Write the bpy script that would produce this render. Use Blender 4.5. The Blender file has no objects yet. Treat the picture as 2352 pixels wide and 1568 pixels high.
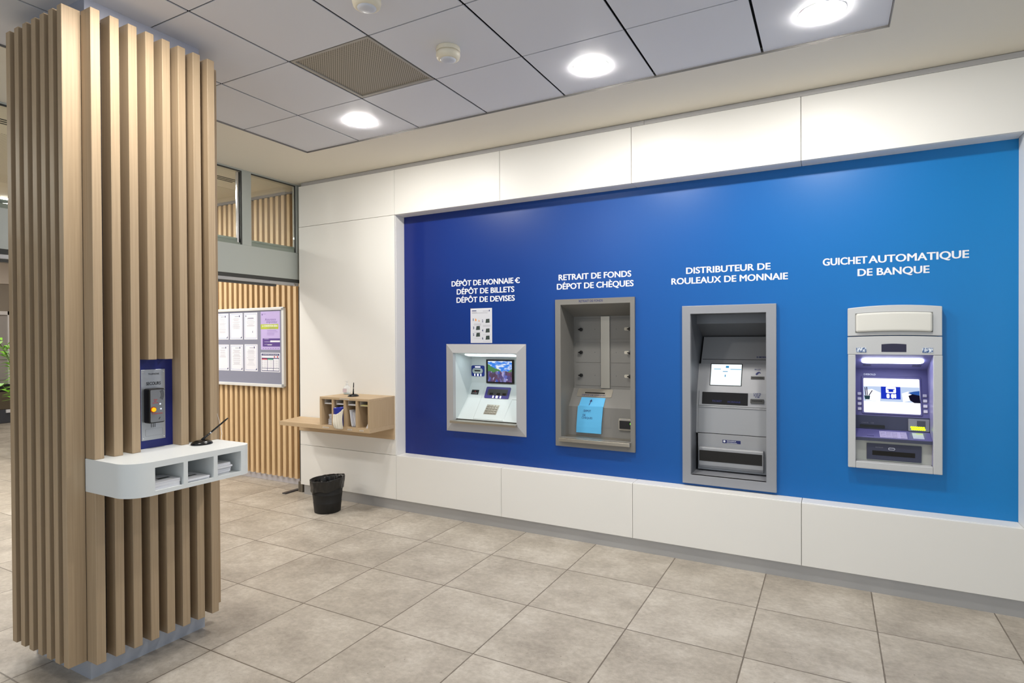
import bpy, bmesh, math, random
from mathutils import Vector, Matrix
S = bpy.context.scene
C = S.collection
rnd = random.Random(7)
PI = math.pi

# ------------------------------------------------------------------ camera
def cam_axes(yaw, pitch, roll):
    cy, sy = math.cos(yaw), math.sin(yaw)
    f = Vector((sy*math.cos(pitch), cy*math.cos(pitch), math.sin(pitch)))
    r = Vector((cy, -sy, 0.0)); u = r.cross(f)
    r2 = r*math.cos(roll)+u*math.sin(roll); u2 = -r*math.sin(roll)+u*math.cos(roll)
    return r2, u2, f
cam_data = bpy.data.cameras.new('camera'); cam = bpy.data.objects.new('camera', cam_data); C.objects.link(cam)
cam_data.sensor_width = 36.0; cam_data.sensor_fit = 'HORIZONTAL'
cam_data.lens = 1347.088/2352*36
cam_data.clip_start = .02; cam_data.clip_end = 100
r_, u_, f_ = cam_axes(-0.49738, -0.00761, -0.00525)
M = Matrix.Identity(4)
for i in range(3):
    M[i][0] = r_[i]; M[i][1] = u_[i]; M[i][2] = -f_[i]
M[2][3] = 1.6
cam.matrix_world = M
S.camera = cam

# ------------------------------------------------------------------ world, exposure
S.view_settings.view_transform = 'Standard'
S.view_settings.look = 'None'
S.view_settings.gamma = 1.0
S.view_settings.use_curve_mapping = False
S.view_settings.exposure = 0.0
wd = bpy.data.worlds.new('world'); S.world = wd; wd.use_nodes = True
bg = wd.node_tree.nodes['Background']
bg.inputs[0].default_value = (0.80, 0.90, 1.0, 1); bg.inputs[1].default_value = 1.15
LAMP = 270.0
LAMP_COL = (1.0, 0.965, 0.91)
CEIL = 3.195

# ------------------------------------------------------------------ materials
def lin(c):
    return tuple(((v/255)/12.92 if v/255 <= .04045 else ((v/255+.055)/1.055)**2.4) for v in c)
MATS = {}
def mat(name, rgb, rough=.5, metal=0.0, spec=.5, emit=None, estr=0.0, alpha=None):
    if name in MATS: return MATS[name]
    m = bpy.data.materials.new(name); m.use_nodes = True
    b = m.node_tree.nodes['Principled BSDF']
    b.inputs['Base Color'].default_value = (*lin(rgb), 1)
    b.inputs['Roughness'].default_value = rough
    b.inputs['Metallic'].default_value = metal
    b.inputs['Specular IOR Level'].default_value = spec
    if emit:
        b.inputs['Emission Color'].default_value = (*lin(emit), 1)
        b.inputs['Emission Strength'].default_value = estr
    MATS[name] = m
    return m
def nodes(m): return m.node_tree.nodes, m.node_tree.links, m.node_tree.nodes['Principled BSDF']
def mix_noise(m, c0, c1, scale=(1,1,1), nscale=5, detail=4, lo=.35, hi=.65, bump=0.0, coord='Object', rough_var=0.0):
    N, L, b = nodes(m)
    tc = N.new('ShaderNodeTexCoord'); mp = N.new('ShaderNodeMapping'); mp.inputs['Scale'].default_value = scale
    L.new(tc.outputs[coord], mp.inputs['Vector'])
    nz = N.new('ShaderNodeTexNoise'); nz.inputs['Scale'].default_value = nscale; nz.inputs['Detail'].default_value = detail
    L.new(mp.outputs[0], nz.inputs['Vector'])
    rp = N.new('ShaderNodeValToRGB'); rp.color_ramp.elements[0].position = lo; rp.color_ramp.elements[1].position = hi
    rp.color_ramp.elements[0].color = (*lin(c0), 1); rp.color_ramp.elements[1].color = (*lin(c1), 1)
    L.new(nz.outputs['Fac'], rp.inputs[0]); L.new(rp.outputs[0], b.inputs['Base Color'])
    if bump:
        bp = N.new('ShaderNodeBump'); bp.inputs['Strength'].default_value = bump; bp.inputs['Distance'].default_value = .002
        L.new(nz.outputs['Fac'], bp.inputs['Height']); L.new(bp.outputs[0], b.inputs['Normal'])
    return m
def wood(name, c0, c1, scale=(150, 150, 2.6), rough=.5):
    m = mat(name, c0, rough, spec=.4)
    return mix_noise(m, c0, c1, scale, 1.0, 5, .12, .88)
def glass(name, tint=(251, 253, 251), rough=0.0, refl=.12):
    if name in MATS: return MATS[name]
    m = bpy.data.materials.new(name); m.use_nodes = True
    N, L = m.node_tree.nodes, m.node_tree.links
    N.remove(N['Principled BSDF']); out = N['Material Output']
    t = N.new('ShaderNodeBsdfTransparent'); t.inputs[0].default_value = (*lin(tint), 1)
    g = N.new('ShaderNodeBsdfGlossy'); g.inputs['Roughness'].default_value = rough
    fr = N.new('ShaderNodeFresnel'); fr.inputs[0].default_value = 1.45
    mx = N.new('ShaderNodeMixShader')
    L.new(fr.outputs[0], mx.inputs[0]); L.new(t.outputs[0], mx.inputs[1]); L.new(g.outputs[0], mx.inputs[2]); L.new(mx.outputs[0], out.inputs[0])
    MATS[name] = m
    return m
def emis(name, rgb, strength):
    if name in MATS: return MATS[name]
    m = bpy.data.materials.new(name); m.use_nodes = True
    N, L = m.node_tree.nodes, m.node_tree.links
    N.remove(N['Principled BSDF'])
    e = N.new('ShaderNodeEmission'); e.inputs[0].default_value = (*lin(rgb), 1); e.inputs[1].default_value = strength
    L.new(e.outputs[0], N['Material Output'].inputs[0])
    MATS[name] = m
    return m

m_white = mat('white_laminate', (240, 238, 233), .38, spec=.35)
m_gap = mat('dark_gap', (40, 38, 36), .9)
m_seam = mat('seam_backing', (120, 112, 98), .9)  # plain brown backing visible through the panel seams
m_alu = mat('brushed_aluminium', (180, 180, 181), .38, .4)
m_greystrip = mat('grey_strip', (186, 184, 184), .35, .1)
m_tile = mat('ceiling_tile', (222, 223, 229), .5, .0, .4)
m_soffit = mat('soffit_paint', (234, 228, 214), .8)
m_oak = wood('oak_slat', (162, 139, 110), (186, 163, 133))
m_oak_side = m_oak
m_oak2 = wood('oak_shelf', (184, 158, 124), (204, 179, 145), (2.2, 110, 110))
m_oak_wall = wood('oak_wall_slat', (210, 178, 134), (230, 199, 156))
m_backing = mat('dark_backing', (38, 30, 25), .8)
m_core = mat('column_paint', (150, 152, 164), .6)
m_steelkick = mat('steel_kick_plate', (178, 184, 196), .4, .3)
m_shelfwhite = mat('shelf_white', (226, 229, 228), .4, spec=.4)
m_paper = mat('paper_white', (232, 232, 236), .75)
m_paper_b = mat('paper_edge', (205, 206, 214), .8)
m_black = mat('black_plastic', (14, 14, 15), .25)
m_blackm = mat('black_matte', (13, 12, 12), .6)
m_chrome = mat('chrome', (215, 216, 220), .15, 1.0)
m_frame_grey = mat('partition_grey', (180, 186, 182), .45, .1)
m_frame_dark = mat('rubber_dark', (62, 63, 61), .6)
m_ink = mat('ink_navy', (38, 48, 104), .6)
m_inkgrey = mat('ink_grey', (150, 150, 160), .7)
m_letters = mat('white_vinyl', (240, 242, 248), .5)

# floor ---------------------------------------------------------------
m_floor = mat('stone_tile', (172, 162, 148), .42, spec=.45)
def build_floor_mat():
    N, L, b = nodes(m_floor)
    geo = N.new('ShaderNodeNewGeometry'); sep = N.new('ShaderNodeSeparateXYZ'); L.new(geo.outputs['Position'], sep.inputs[0])
    T = .6039
    def math_(op, a, bb=None):
        n = N.new('ShaderNodeMath'); n.operation = op
        for i, v in enumerate((a, bb)):
            if v is None: continue
            if isinstance(v, (int, float)): n.inputs[i].default_value = v
            else: L.new(v, n.inputs[i])
        return n.outputs[0]
    def axis(o, off):
        u = math_('DIVIDE', math_('SUBTRACT', o, off), T)
        fr = math_('FRACT', u)
        d = math_('ABSOLUTE', math_('SUBTRACT', fr, .5))
        return math_('FLOOR', u), d
    cx, dx = axis(sep.outputs[0], -4.0054-T*20); cy, dy = axis(sep.outputs[1], 3.7056-T*20)
    dm = math_('MAXIMUM', dx, dy)
    nz = N.new('ShaderNodeTexNoise'); nz.inputs['Scale'].default_value = 30; nz.inputs['Detail'].default_value = 5
    L.new(geo.outputs['Position'], nz.inputs['Vector'])
    thr = math_('ADD', .4943, math_('MULTIPLY', math_('SUBTRACT', nz.outputs['Fac'], .5), .006))
    line = N.new('ShaderNodeMapRange'); line.inputs['To Min'].default_value = 0; line.inputs['To Max'].default_value = 1
    L.new(dm, line.inputs['Value']); L.new(math_('SUBTRACT', thr, .0012), line.inputs['From Min']); L.new(math_('ADD', thr, .0012), line.inputs['From Max'])
    cell = N.new('ShaderNodeCombineXYZ'); L.new(cx, cell.inputs[0]); L.new(cy, cell.inputs[1])
    wn = N.new('ShaderNodeTexWhiteNoise'); L.new(cell.outputs[0], wn.inputs['Vector'])
    off = N.new('ShaderNodeVectorMath'); off.operation = 'MULTIPLY_ADD'
    L.new(wn.outputs['Color'], off.inputs[0]); off.inputs[1].default_value = (9, 9, 9); L.new(geo.outputs['Position'], off.inputs[2])
    n1 = N.new('ShaderNodeTexNoise'); n1.inputs['Scale'].default_value = 3.2; n1.inputs['Detail'].default_value = 8; n1.inputs['Roughness'].default_value = .62
    n2 = N.new('ShaderNodeTexNoise'); n2.inputs['Scale'].default_value = 34; n2.inputs['Detail'].default_value = 6; n2.inputs['Roughness'].default_value = .7
    st = N.new('ShaderNodeMapping'); st.inputs['Scale'].default_value = (.9, 1.05, 1); L.new(off.outputs[0], st.inputs[0])
    L.new(st.outputs[0], n1.inputs['Vector']); L.new(st.outputs[0], n2.inputs['Vector'])
    fac = math_('ADD', math_('MULTIPLY', n1.outputs['Fac'], .60), math_('MULTIPLY', n2.outputs['Fac'], .40))
    fac = math_('ADD', fac, math_('MULTIPLY', math_('SUBTRACT', wn.outputs['Value'], .5), .05))
    rp = N.new('ShaderNodeValToRGB'); e = rp.color_ramp.elements
    e[0].position = .36; e[0].color = (*lin((154, 145, 133)), 1); e[1].position = .64; e[1].color = (*lin((200, 192, 180)), 1)
    k = e.new(.5); k.color = (*lin((177, 168, 155)), 1)
    L.new(fac, rp.inputs[0])
    # small dark pits
    n3 = N.new('ShaderNodeTexNoise'); n3.inputs['Scale'].default_value = 75; n3.inputs['Detail'].default_value = 2
    L.new(st.outputs[0], n3.inputs['Vector'])
    pit = N.new('ShaderNodeMapRange'); pit.inputs['From Min'].default_value = .70; pit.inputs['From Max'].default_value = .76
    L.new(n3.outputs['Fac'], pit.inputs['Value'])
    mp_ = N.new('ShaderNodeMix'); mp_.data_type = 'RGBA'; L.new(math_('MULTIPLY', pit.outputs[0], .6), mp_.inputs[0]); L.new(rp.outputs[0], mp_.inputs[6]); mp_.inputs[7].default_value = (*lin((110, 100, 88)), 1)
    mx = N.new('ShaderNodeMix'); mx.data_type = 'RGBA'
    L.new(line.outputs[0], mx.inputs[0]); L.new(mp_.outputs[2], mx.inputs[6]); mx.inputs[7].default_value = (*lin((112, 102, 90)), 1)
    L.new(mx.outputs[2], b.inputs['Base Color'])
    bp = N.new('ShaderNodeBump'); bp.inputs['Strength'].default_value = .22; bp.inputs['Distance'].default_value = .003
    h = math_('SUBTRACT', math_('MULTIPLY', n2.outputs['Fac'], .6), line.outputs[0])
    L.new(h, bp.inputs['Height']); L.new(bp.outputs[0], b.inputs['Normal'])
build_floor_mat()

# printed blue gradient of the machine wall ------------------------------
m_blue = mat('blue_graphic', (0, 90, 180), .36, spec=.45)
def build_blue():
    N, L, b = nodes(m_blue)
    geo = N.new('ShaderNodeNewGeometry'); sep = N.new('ShaderNodeSeparateXYZ'); L.new(geo.outputs['Position'], sep.inputs[0])
    mr = N.new('ShaderNodeMapRange'); mr.inputs['From Min'].default_value = -3.55; mr.inputs['From Max'].default_value = .97
    L.new(sep.outputs[0], mr.inputs['Value'])
    rp = N.new('ShaderNodeValToRGB'); e = rp.color_ramp.elements
    e[0].position = 0; e[0].color = (*lin((14, 34, 114)), 1)
    e[1].position = 1; e[1].color = (*lin((2, 127, 198)), 1)
    for p, c in ((.12, (4, 47, 128)), (.26, (0, 56, 136)), (.42, (0, 71, 152)), (.62, (0, 90, 168)), (.82, (0, 110, 186))):
        k = e.new(p); k.color = (*lin(c), 1)
    L.new(mr.outputs[0], rp.inputs[0]); L.new(rp.outputs[0], b.inputs['Base Color'])
build_blue()

# ------------------------------------------------------------------ mesh builder
WLOC = {}
class MB:
    def __init__(s): s.v = []; s.f = []; s.mi = []; s.mats = []
    def _m(s, m):
        if m is None: return 0
        if m not in s.mats: s.mats.append(m)
        return s.mats.index(m)
    def add(s, vs, fs, m=None):
        o = len(s.v); s.v += [tuple(p) for p in vs]; k = s._m(m)
        for f in fs: s.f.append(tuple(i+o for i in f)); s.mi.append(k)
        return s
    def box(s, x0, x1, y0, y1, z0, z1, m=None):
        x0, x1 = min(x0, x1), max(x0, x1); y0, y1 = min(y0, y1), max(y0, y1); z0, z1 = min(z0, z1), max(z0, z1)
        v = [(x0,y0,z0),(x1,y0,z0),(x1,y1,z0),(x0,y1,z0),(x0,y0,z1),(x1,y0,z1),(x1,y1,z1),(x0,y1,z1)]
        return s.add(v, [(0,3,2,1),(4,5,6,7),(0,1,5,4),(1,2,6,5),(2,3,7,6),(3,0,4,7)], m)
    def hexa(s, b, t, m=None):
        """b, t: four points each (bottom ring, top ring)"""
        return s.add(list(b)+list(t), [(0,3,2,1),(4,5,6,7),(0,1,5,4),(1,2,6,5),(2,3,7,6),(3,0,4,7)], m)
    def poly(s, pts, m=None): return s.add(pts, [tuple(range(len(pts)))], m)
    def extr(s, pts, d, m=None):
        """closed polygon pts (3D) extruded along vector d"""
        n = len(pts); d = Vector(d)
        v = [Vector(p) for p in pts]; v2 = [p+d for p in v]
        fs = [tuple(range(n)), tuple(range(2*n-1, n-1, -1))]+[(i, (i+1) % n, n+(i+1) % n, n+i) for i in range(n)]
        return s.add(v+v2, fs, m)
    def cyl(s, c, axis, r, h, n=24, m=None, r2=None):
        a = Vector(axis).normalized(); t = a.orthogonal().normalized(); b = a.cross(t); c = Vector(c)
        r2 = r if r2 is None else r2
        p0 = [c+(t*math.cos(2*PI*i/n)+b*math.sin(2*PI*i/n))*r for i in range(n)]
        p1 = [c+a*h+(t*math.cos(2*PI*i/n)+b*math.sin(2*PI*i/n))*r2 for i in range(n)]
        return s.add(p0+p1, [tuple(range(n)), tuple(range(2*n-1, n-1, -1))]+[(i, (i+1) % n, n+(i+1) % n, n+i) for i in range(n)], m)
    def lathe(s, prof, c, n=32, m=None, sx=1, sy=1, cap=True, fn=None):
        c = Vector(c); v = []
        for r, z in prof:
            for i in range(n):
                a = 2*PI*i/n
                rr, zz = (r, z) if fn is None else fn(r, z, a)
                v.append(c+Vector((rr*sx*math.cos(a), rr*sy*math.sin(a), zz)))
        fs = []
        for j in range(len(prof)-1):
            for i in range(n): fs.append((j*n+i, j*n+(i+1) % n, (j+1)*n+(i+1) % n, (j+1)*n+i))
        if cap:
            fs.append(tuple(range(n-1, -1, -1))); k = (len(prof)-1)*n; fs.append(tuple(range(k, k+n)))
        return s.add(v, fs, m)
    def tube(s, pts, r, n=8, m=None):
        pts = [Vector(p) for p in pts]; rs = r if isinstance(r, (list, tuple)) else [r]*len(pts); v = []
        t0 = None
        for i, p in enumerate(pts):
            d = (pts[min(i+1, len(pts)-1)]-pts[max(i-1, 0)]).normalized()
            t = d.orthogonal().normalized() if t0 is None else (t0-d*t0.dot(d)).normalized()
            t0 = t; b = d.cross(t)
            v += [p+(t*math.cos(2*PI*k/n)+b*math.sin(2*PI*k/n))*rs[i] for k in range(n)]
        fs = [tuple(range(n-1, -1, -1)), tuple(range((len(pts)-1)*n, len(pts)*n))]
        for j in range(len(pts)-1):
            for k in range(n): fs.append((j*n+k, j*n+(k+1) % n, (j+1)*n+(k+1) % n, (j+1)*n+k))
        return s.add(v, fs, m)
    def build(s, name, m, parent=None, bev=0, smooth=False, seg=2):
        loc = WLOC.get(parent.name, Vector()) if parent else Vector()
        me = bpy.data.meshes.new(name)
        me.from_pydata([tuple(Vector(p)-loc) for p in s.v], [], s.f)
        ms = s.mats if s.mats else [m]
        for q in ms: me.materials.append(q if q else m)
        if s.mats: me.polygons.foreach_set('material_index', s.mi)
        bm = bmesh.new(); bm.from_mesh(me); bmesh.ops.recalc_face_normals(bm, faces=bm.faces)
        bm.to_mesh(me); bm.free()
        if smooth == 'auto': me.polygons.foreach_set('use_smooth', [True]*len(me.polygons)); me.set_sharp_from_angle(angle=math.radians(30))
        elif smooth: me.polygons.foreach_set('use_smooth', [True]*len(me.polygons))
        o = bpy.data.objects.new(name, me); C.objects.link(o)
        if parent: o.parent = parent; WLOC[o.name] = loc.copy()
        if bev:
            b = o.modifiers.new('bevel', 'BEVEL'); b.width = bev; b.segments = seg; b.limit_method = 'ANGLE'; b.angle_limit = math.radians(40)
            if not smooth:
                b.harden_normals = False
        return o
def thing(name, label, cat, loc=(0, 0, 0), group=None, kind=None):
    o = bpy.data.objects.new(name, None); C.objects.link(o); o.location = loc; o.empty_display_size = .05
    WLOC[o.name] = Vector(loc); o['label'] = label; o['category'] = cat
    if group: o['group'] = group
    if kind: o['kind'] = kind
    return o
def tag(o, label, cat, group=None, kind=None):
    o['label'] = label; o['category'] = cat
    if group: o['group'] = group
    if kind: o['kind'] = kind
    return o
def struct(o, label=None, cat=None):
    o['kind'] = 'structure'
    if label: o['label'] = label
    if cat: o['category'] = cat
    return o
def B(*a, m=None): return MB().box(*a, m=m)
def dup(root, loc, label=None, group=None):
    r = root.copy(); C.objects.link(r); r.location = loc
    if label: r['label'] = label
    if group: r['group'] = group
    for ch in list(root.children):
        c = ch.copy(); C.objects.link(c); c.parent = r
        for g in ch.children:
            d = g.copy(); C.objects.link(d); d.parent = c
    return r

# text ------------------------------------------------------------------
_tc = {}
def text_geo(t, bold):
    key = (t, bold)
    if key in _tc: return _tc[key]
    cu = bpy.data.curves.new('tmp', 'FONT'); cu.body = t; cu.size = 1.0; cu.offset = bold; cu.resolution_u = 4
    o = bpy.data.objects.new('tmp', cu); C.objects.link(o)
    dg = bpy.context.evaluated_depsgraph_get(); dg.update()
    me = bpy.data.meshes.new_from_object(o.evaluated_get(dg))
    vs = [v.co.copy() for v in me.vertices]; fs = [tuple(p.vertices) for p in me.polygons]
    bpy.data.objects.remove(o); bpy.data.curves.remove(cu); bpy.data.meshes.remove(me)
    x0 = min((v.x for v in vs), default=0); x1 = max((v.x for v in vs), default=1)
    _tc[key] = (vs, fs, x0, x1)
    return _tc[key]
CAP = None
def add_text(mb, t, o, xd, ud, width, cap, bold=.02, lift=.0008, m=None):
    """flat lettering: o = left end of the base line, xd/ud unit vectors, lift along the outward normal"""
    global CAP
    if CAP is None: CAP = max(v.y for v in text_geo('E', 0)[0])
    vs, fs, x0, x1 = text_geo(t, bold)
    xd = Vector(xd).normalized(); ud = Vector(ud).normalized(); n = xd.cross(ud); o = Vector(o)
    sx = width/(x1-x0); sy = cap/CAP
    P = [o+xd*((v.x-x0)*sx)+ud*(v.y*sy)+n*lift for v in vs]
    mb.add(P, fs, m)
    return mb
XD, ZD, YD = (1, 0, 0), (0, 0, 1), (0, 1, 0)

class Slope:
    """a surface through two (y, z) lines, running along x; n > 0 is towards the room"""
    def __init__(s, P0, P1):
        s.o = Vector((0, P0[0], P0[1])); d = Vector((0, P1[0]-P0[0], P1[1]-P0[1])); s.L = d.length; s.d = d/s.L
        s.n = Vector((1, 0, 0)).cross(-s.d)
    def p(s, x, t, n=0): return s.o+Vector((x, 0, 0))+s.d*t+s.n*n
    def box(s, mb, x0, x1, t0, t1, n0, n1, m=None):
        return mb.hexa([s.p(x0, t0, n0), s.p(x1, t0, n0), s.p(x1, t1, n0), s.p(x0, t1, n0)], [s.p(x0, t0, n1), s.p(x1, t0, n1), s.p(x1, t1, n1), s.p(x0, t1, n1)], m)
    def rbox(s, mb, x0, x1, t0, t1, n0, n1, r, m=None, k=5):
        pts = rrect(x0, x1, t0, t1, r, k)
        return mb.extr([s.p(a, b, n0) for a, b in pts], s.n*(n1-n0), m)
    def text(s, mb, t, x, t_, w, cap, bold=.02, lift=.001, m=None):
        return add_text(mb, t, s.p(x, t_, 0), XD, -s.d, w, cap, bold, lift if Vector(XD).cross(-s.d).dot(s.n) > 0 else -lift, m)
def rrect(x0, x1, y0, y1, r, k=5):
    out = []
    for cx, cy, a0 in ((x1-r, y1-r, 0), (x0+r, y1-r, 90), (x0+r, y0+r, 180), (x1-r, y0+r, 270)):
        for i in range(k+1):
            a = math.radians(a0+90*i/k); out.append((cx+r*math.cos(a), cy+r*math.sin(a)))
    return out
def plate_holes(mb, x0, x1, z0, z1, y0, y1, holes, m=None):
    """slab in the xz plane with rectangular holes (x0,x1,z0,z1)"""
    xs = sorted({x0, x1, *[h[0] for h in holes], *[h[1] for h in holes]}); zs = sorted({z0, z1, *[h[2] for h in holes], *[h[3] for h in holes]})
    inh = lambda a, b: any(h[0] < a < h[1] and h[2] < b < h[3] for h in holes)
    idx = {}
    def V(x, y, z):
        k = (x, y, z)
        if k not in idx: idx[k] = len(mb.v); mb.v.append(k)
        return idx[k]
    k = mb._m(m)
    def F(*vs): mb.f.append(tuple(vs)); mb.mi.append(k)
    full = lambda i, j: 0 <= i < len(xs)-1 and 0 <= j < len(zs)-1 and not inh((xs[i]+xs[i+1])/2, (zs[j]+zs[j+1])/2)
    for i in range(len(xs)-1):
        for j in range(len(zs)-1):
            if not full(i, j): continue
            a, b, c, d = xs[i], xs[i+1], zs[j], zs[j+1]
            F(V(a,y0,c), V(b,y0,c), V(b,y0,d), V(a,y0,d)); F(V(a,y1,d), V(b,y1,d), V(b,y1,c), V(a,y1,c))
            if not full(i-1, j): F(V(a,y0,c), V(a,y0,d), V(a,y1,d), V(a,y1,c))
            if not full(i+1, j): F(V(b,y0,d), V(b,y0,c), V(b,y1,c), V(b,y1,d))
            if not full(i, j-1): F(V(b,y0,c), V(a,y0,c), V(a,y1,c), V(b,y1,c))
            if not full(i, j+1): F(V(a,y0,d), V(b,y0,d), V(b,y1,d), V(a,y1,d))
    return mb

# ================================================================== SETTING
W = 4.247          # face of the white cladding
BL = 4.387         # face of the blue recess
XL = -4.785        # left end of the cladding
X0, X1 = -3.533, .958   # recess
Z0, Z1 = .510, 2.732
XR = 2.6
HOLES = [(-3.02, -2.29, .80, 1.50), (-1.95, -1.33, .74, 1.88), (-.93, -.355, .56, 1.79), (.125, .57, .78, 1.50)]

struct(MB().box(-16.5, 3.2, -3.6, 6.5, -.06, 0).build('floor', m_floor), 'beige grey stone tiled floor', 'floor')

# soffit and raft of metal tiles
mb = MB()
SZ = 3.184; RX0, RX1, RY1 = -3.94, .27, 3.596
mb.box(-4.86, RX0, -3.6, W+.3, SZ, 3.26).box(RX1, 3.2, -3.6, W+.3, SZ, 3.26).box(RX0, RX1, RY1, W+.3, SZ, 3.26)
mb.box(RX0-.005, RX1+.005, -3.6, RY1+.005, 3.225, 3.26, m_gap)
ceil = MB()
ceil.mats = [m_soffit, m_gap]
for i, q in enumerate(mb.f):
    pass
ceil.v, ceil.f = mb.v, mb.f
ceil.mi = [0]*18+[1]*6
struct(ceil.build('ceiling', m_soffit), 'plain cream soffit round the tiled ceiling', 'ceiling')
xs = [RX0, -3.352, -2.747, -2.146, -1.543, -.94, -.335, RX1]
ys = [RY1, 2.976, 2.376, 1.775, 1.175, .575, -.03, -.63, -1.23, -1.83, -2.43, -3.03, -3.6]
tl = MB()
LAMPS = [(-3.05, 3.283), (-1.243, 3.29), (-.035, 3.29), (-2.447, 1.475)]
for i in range(len(xs)-1):
    for j in range(len(ys)-1):
        if i == 2 and j == 1: continue
        tl.box(xs[i]+.0065, xs[i+1]-.0065, ys[j+1]+.004, ys[j]-.004, CEIL, CEIL+.005)
struct(tl.build('ceiling', m_tile), 'grey metal ceiling tiles in a grid', 'ceiling')

m_trimg = mat('raft_trim', (122, 119, 116), .4, .2)
struct(MB().box(RX0, RX1, RY1-.0045, RY1, 3.1845, CEIL+.02).box(RX0, RX0+.0045, -3.6, RY1-.0045, 3.1845, CEIL+.02).box(RX1-.0045, RX1, -3.6, RY1-.0045, 3.1845, CEIL+.02).build('trim_3', m_trimg), 'grey edge trim round the ceiling tiles', 'trim')
# air vent tile
v = thing('ceiling_vent', 'square perforated grey air vent set in the tiled ceiling beside the smoke detector', 'air vent', (-2.4465, 2.676, CEIL), kind='thing')
x0, x1, y0, y1 = -2.747+.0065, -2.146-.0065, 2.376+.004, 2.976-.004
fr = MB()
for a in ((x0, x0+.022, y0, y1), (x1-.016, x1, y0, y1), (x0+.022, x1-.016, y0, y0+.016), (x0+.022, x1-.016, y1-.022, y1)): fr.box(*a, CEIL, CEIL+.022)
m_ventf = mat('vent_frame', (172, 167, 158), .5, .2)
fr.build('frame', m_ventf, v, bev=.0015)
m_perf = mat('perforated_metal', (150, 142, 128), .55)
def build_perf():
    N, L, b = nodes(m_perf)
    tc = N.new('ShaderNodeTexCoord'); mp = N.new('ShaderNodeMapping'); mp.inputs['Scale'].default_value = (84, 84, 84); mp.inputs['Rotation'].default_value = (0, 0, PI/4)
    L.new(tc.outputs['Object'], mp.inputs[0])
    vo = N.new('ShaderNodeTexVoronoi'); vo.inputs['Randomness'].default_value = 0; vo.inputs['Scale'].default_value = 1; vo.voronoi_dimensions = '2D'
    L.new(mp.outputs[0], vo.inputs['Vector'])
    rp = N.new('ShaderNodeValToRGB'); rp.color_ramp.elements[0].position = .30; rp.color_ramp.elements[1].position = .36
    rp.color_ramp.elements[0].color = (*lin((92, 84, 72)), 1); rp.color_ramp.elements[1].color = (*lin((176, 168, 152)), 1)
    L.new(vo.outputs['Distance'], rp.inputs[0]); L.new(rp.outputs[0], b.inputs['Base Color'])
build_perf()
MB().box(x0+.02, x1-.014, y0+.014, y1-.02, CEIL+.008, CEIL+.012).build('perforated_panel', m_perf, v)

# downlights
m_lamp = emis('lamp_diffuser', (255, 255, 255), LAMP)
MATS['lamp_diffuser'].node_tree.nodes['Emission'].inputs[0].default_value = (*LAMP_COL, 1)
m_rim = mat('lamp_rim', (225, 225, 225), .4)
def make_lamp(loc, label):
    t = thing('downlight', label, 'ceiling light', loc, 'recessed round downlights')
    x, y, z = loc
    MB().lathe([(.0995, 0), (.107, 0), (.107, -.0015), (.0995, -.0025)], (x, y, z), 40, cap=False).build('rim', m_rim, t, smooth=False)
    MB().lathe([(.099, -.001), (.098, -.005), (.090, -.0075), (.045, -.009), (.004, -.0095)], (x, y, z), 40).build('diffuser', m_lamp, t, smooth=True)
    return t
LL = ['round lit downlight in the ceiling nearest the glazed partition and beyond the air vent', 'round lit downlight in the ceiling tile above the second machine',
      'large bright round downlight at the top edge of the ceiling, in the end tile', 'round lit downlight in the ceiling close beside the slatted column']
l0 = make_lamp((LAMPS[0][0], LAMPS[0][1], CEIL), LL[0])
for (x, y), lb in zip(LAMPS[1:], LL[1:]): dup(l0, (x, y, CEIL), lb)
LAMPS2 = [(-5.8, 2.9), (-7.6, 2.0), (-6.6, .4), (-5.6, 1.35), (-6.9, 3.4), (-8.3, 3.13), (-7.4, .6), (-10.4, 3.4), (-10.4, 1.2), (-12.8, 4.6)]  # first read from a shadow, sixth in view, rest added to light this room
for i, (x, y) in enumerate(LAMPS2):
    dup(l0, (x, y, 3.195), 'round lit downlight seen through the glazing beside the column edge' if i == 5 else 'unseen ceiling downlight lighting the room behind the partition')

# smoke / motion detectors
m_cream = mat('detector_cream', (222, 214, 194), .45)
def make_det(loc, label):
    t = thing('smoke_detector', label, 'smoke detector', loc, 'ceiling detectors')
    x, y, z = loc
    MB().lathe([(.064, 0), (.066, -.006), (.066, -.024), (.060, -.026)], loc, 40).build('base', m_cream, t, smooth=False, bev=.001)
    MB().lathe([(.060, -.026), (.066, -.032), (.067, -.040), (.062, -.058), (.046, -.066), (.042, -.066)], loc, 40).build('housing', m_cream, t, smooth=True)
    MB().lathe([(.044, -.064), (.044, -.067), (.030, -.072), (.004, -.074)], loc, 32).build('lens', mat('detector_lens', (205, 208, 216), .3), t, smooth=True)
    return t
d0 = make_det((-1.852, 2.690, CEIL), 'round cream ceiling detector on the tile beside the air vent')
dup(d0, (-1.89, 2.085, CEIL), 'round cream ceiling detector cut off by the top edge of the picture')

# cladding of the machine wall
wall = MB()
G = .0016
seams = [-2.415, -1.2945, -.167, .957, 2.08]
def panel(a, b, c, d): wall.box(a+G, b-G, W, W+.018, c+G, d-G, m_white)
panel(XL, X0, Z1, 3.148); panel(XL, X0, Z0, Z1); panel(XL, X0, .100, Z0)
xx = [X0]+seams+[XR]
for a, b in zip(xx[:-1], xx[1:]): panel(a, b, Z1, 3.148); panel(a, b, .100, Z0)
panel(.957, 2.08, Z0, Z1); panel(2.08, XR, Z0, Z1)
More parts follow.
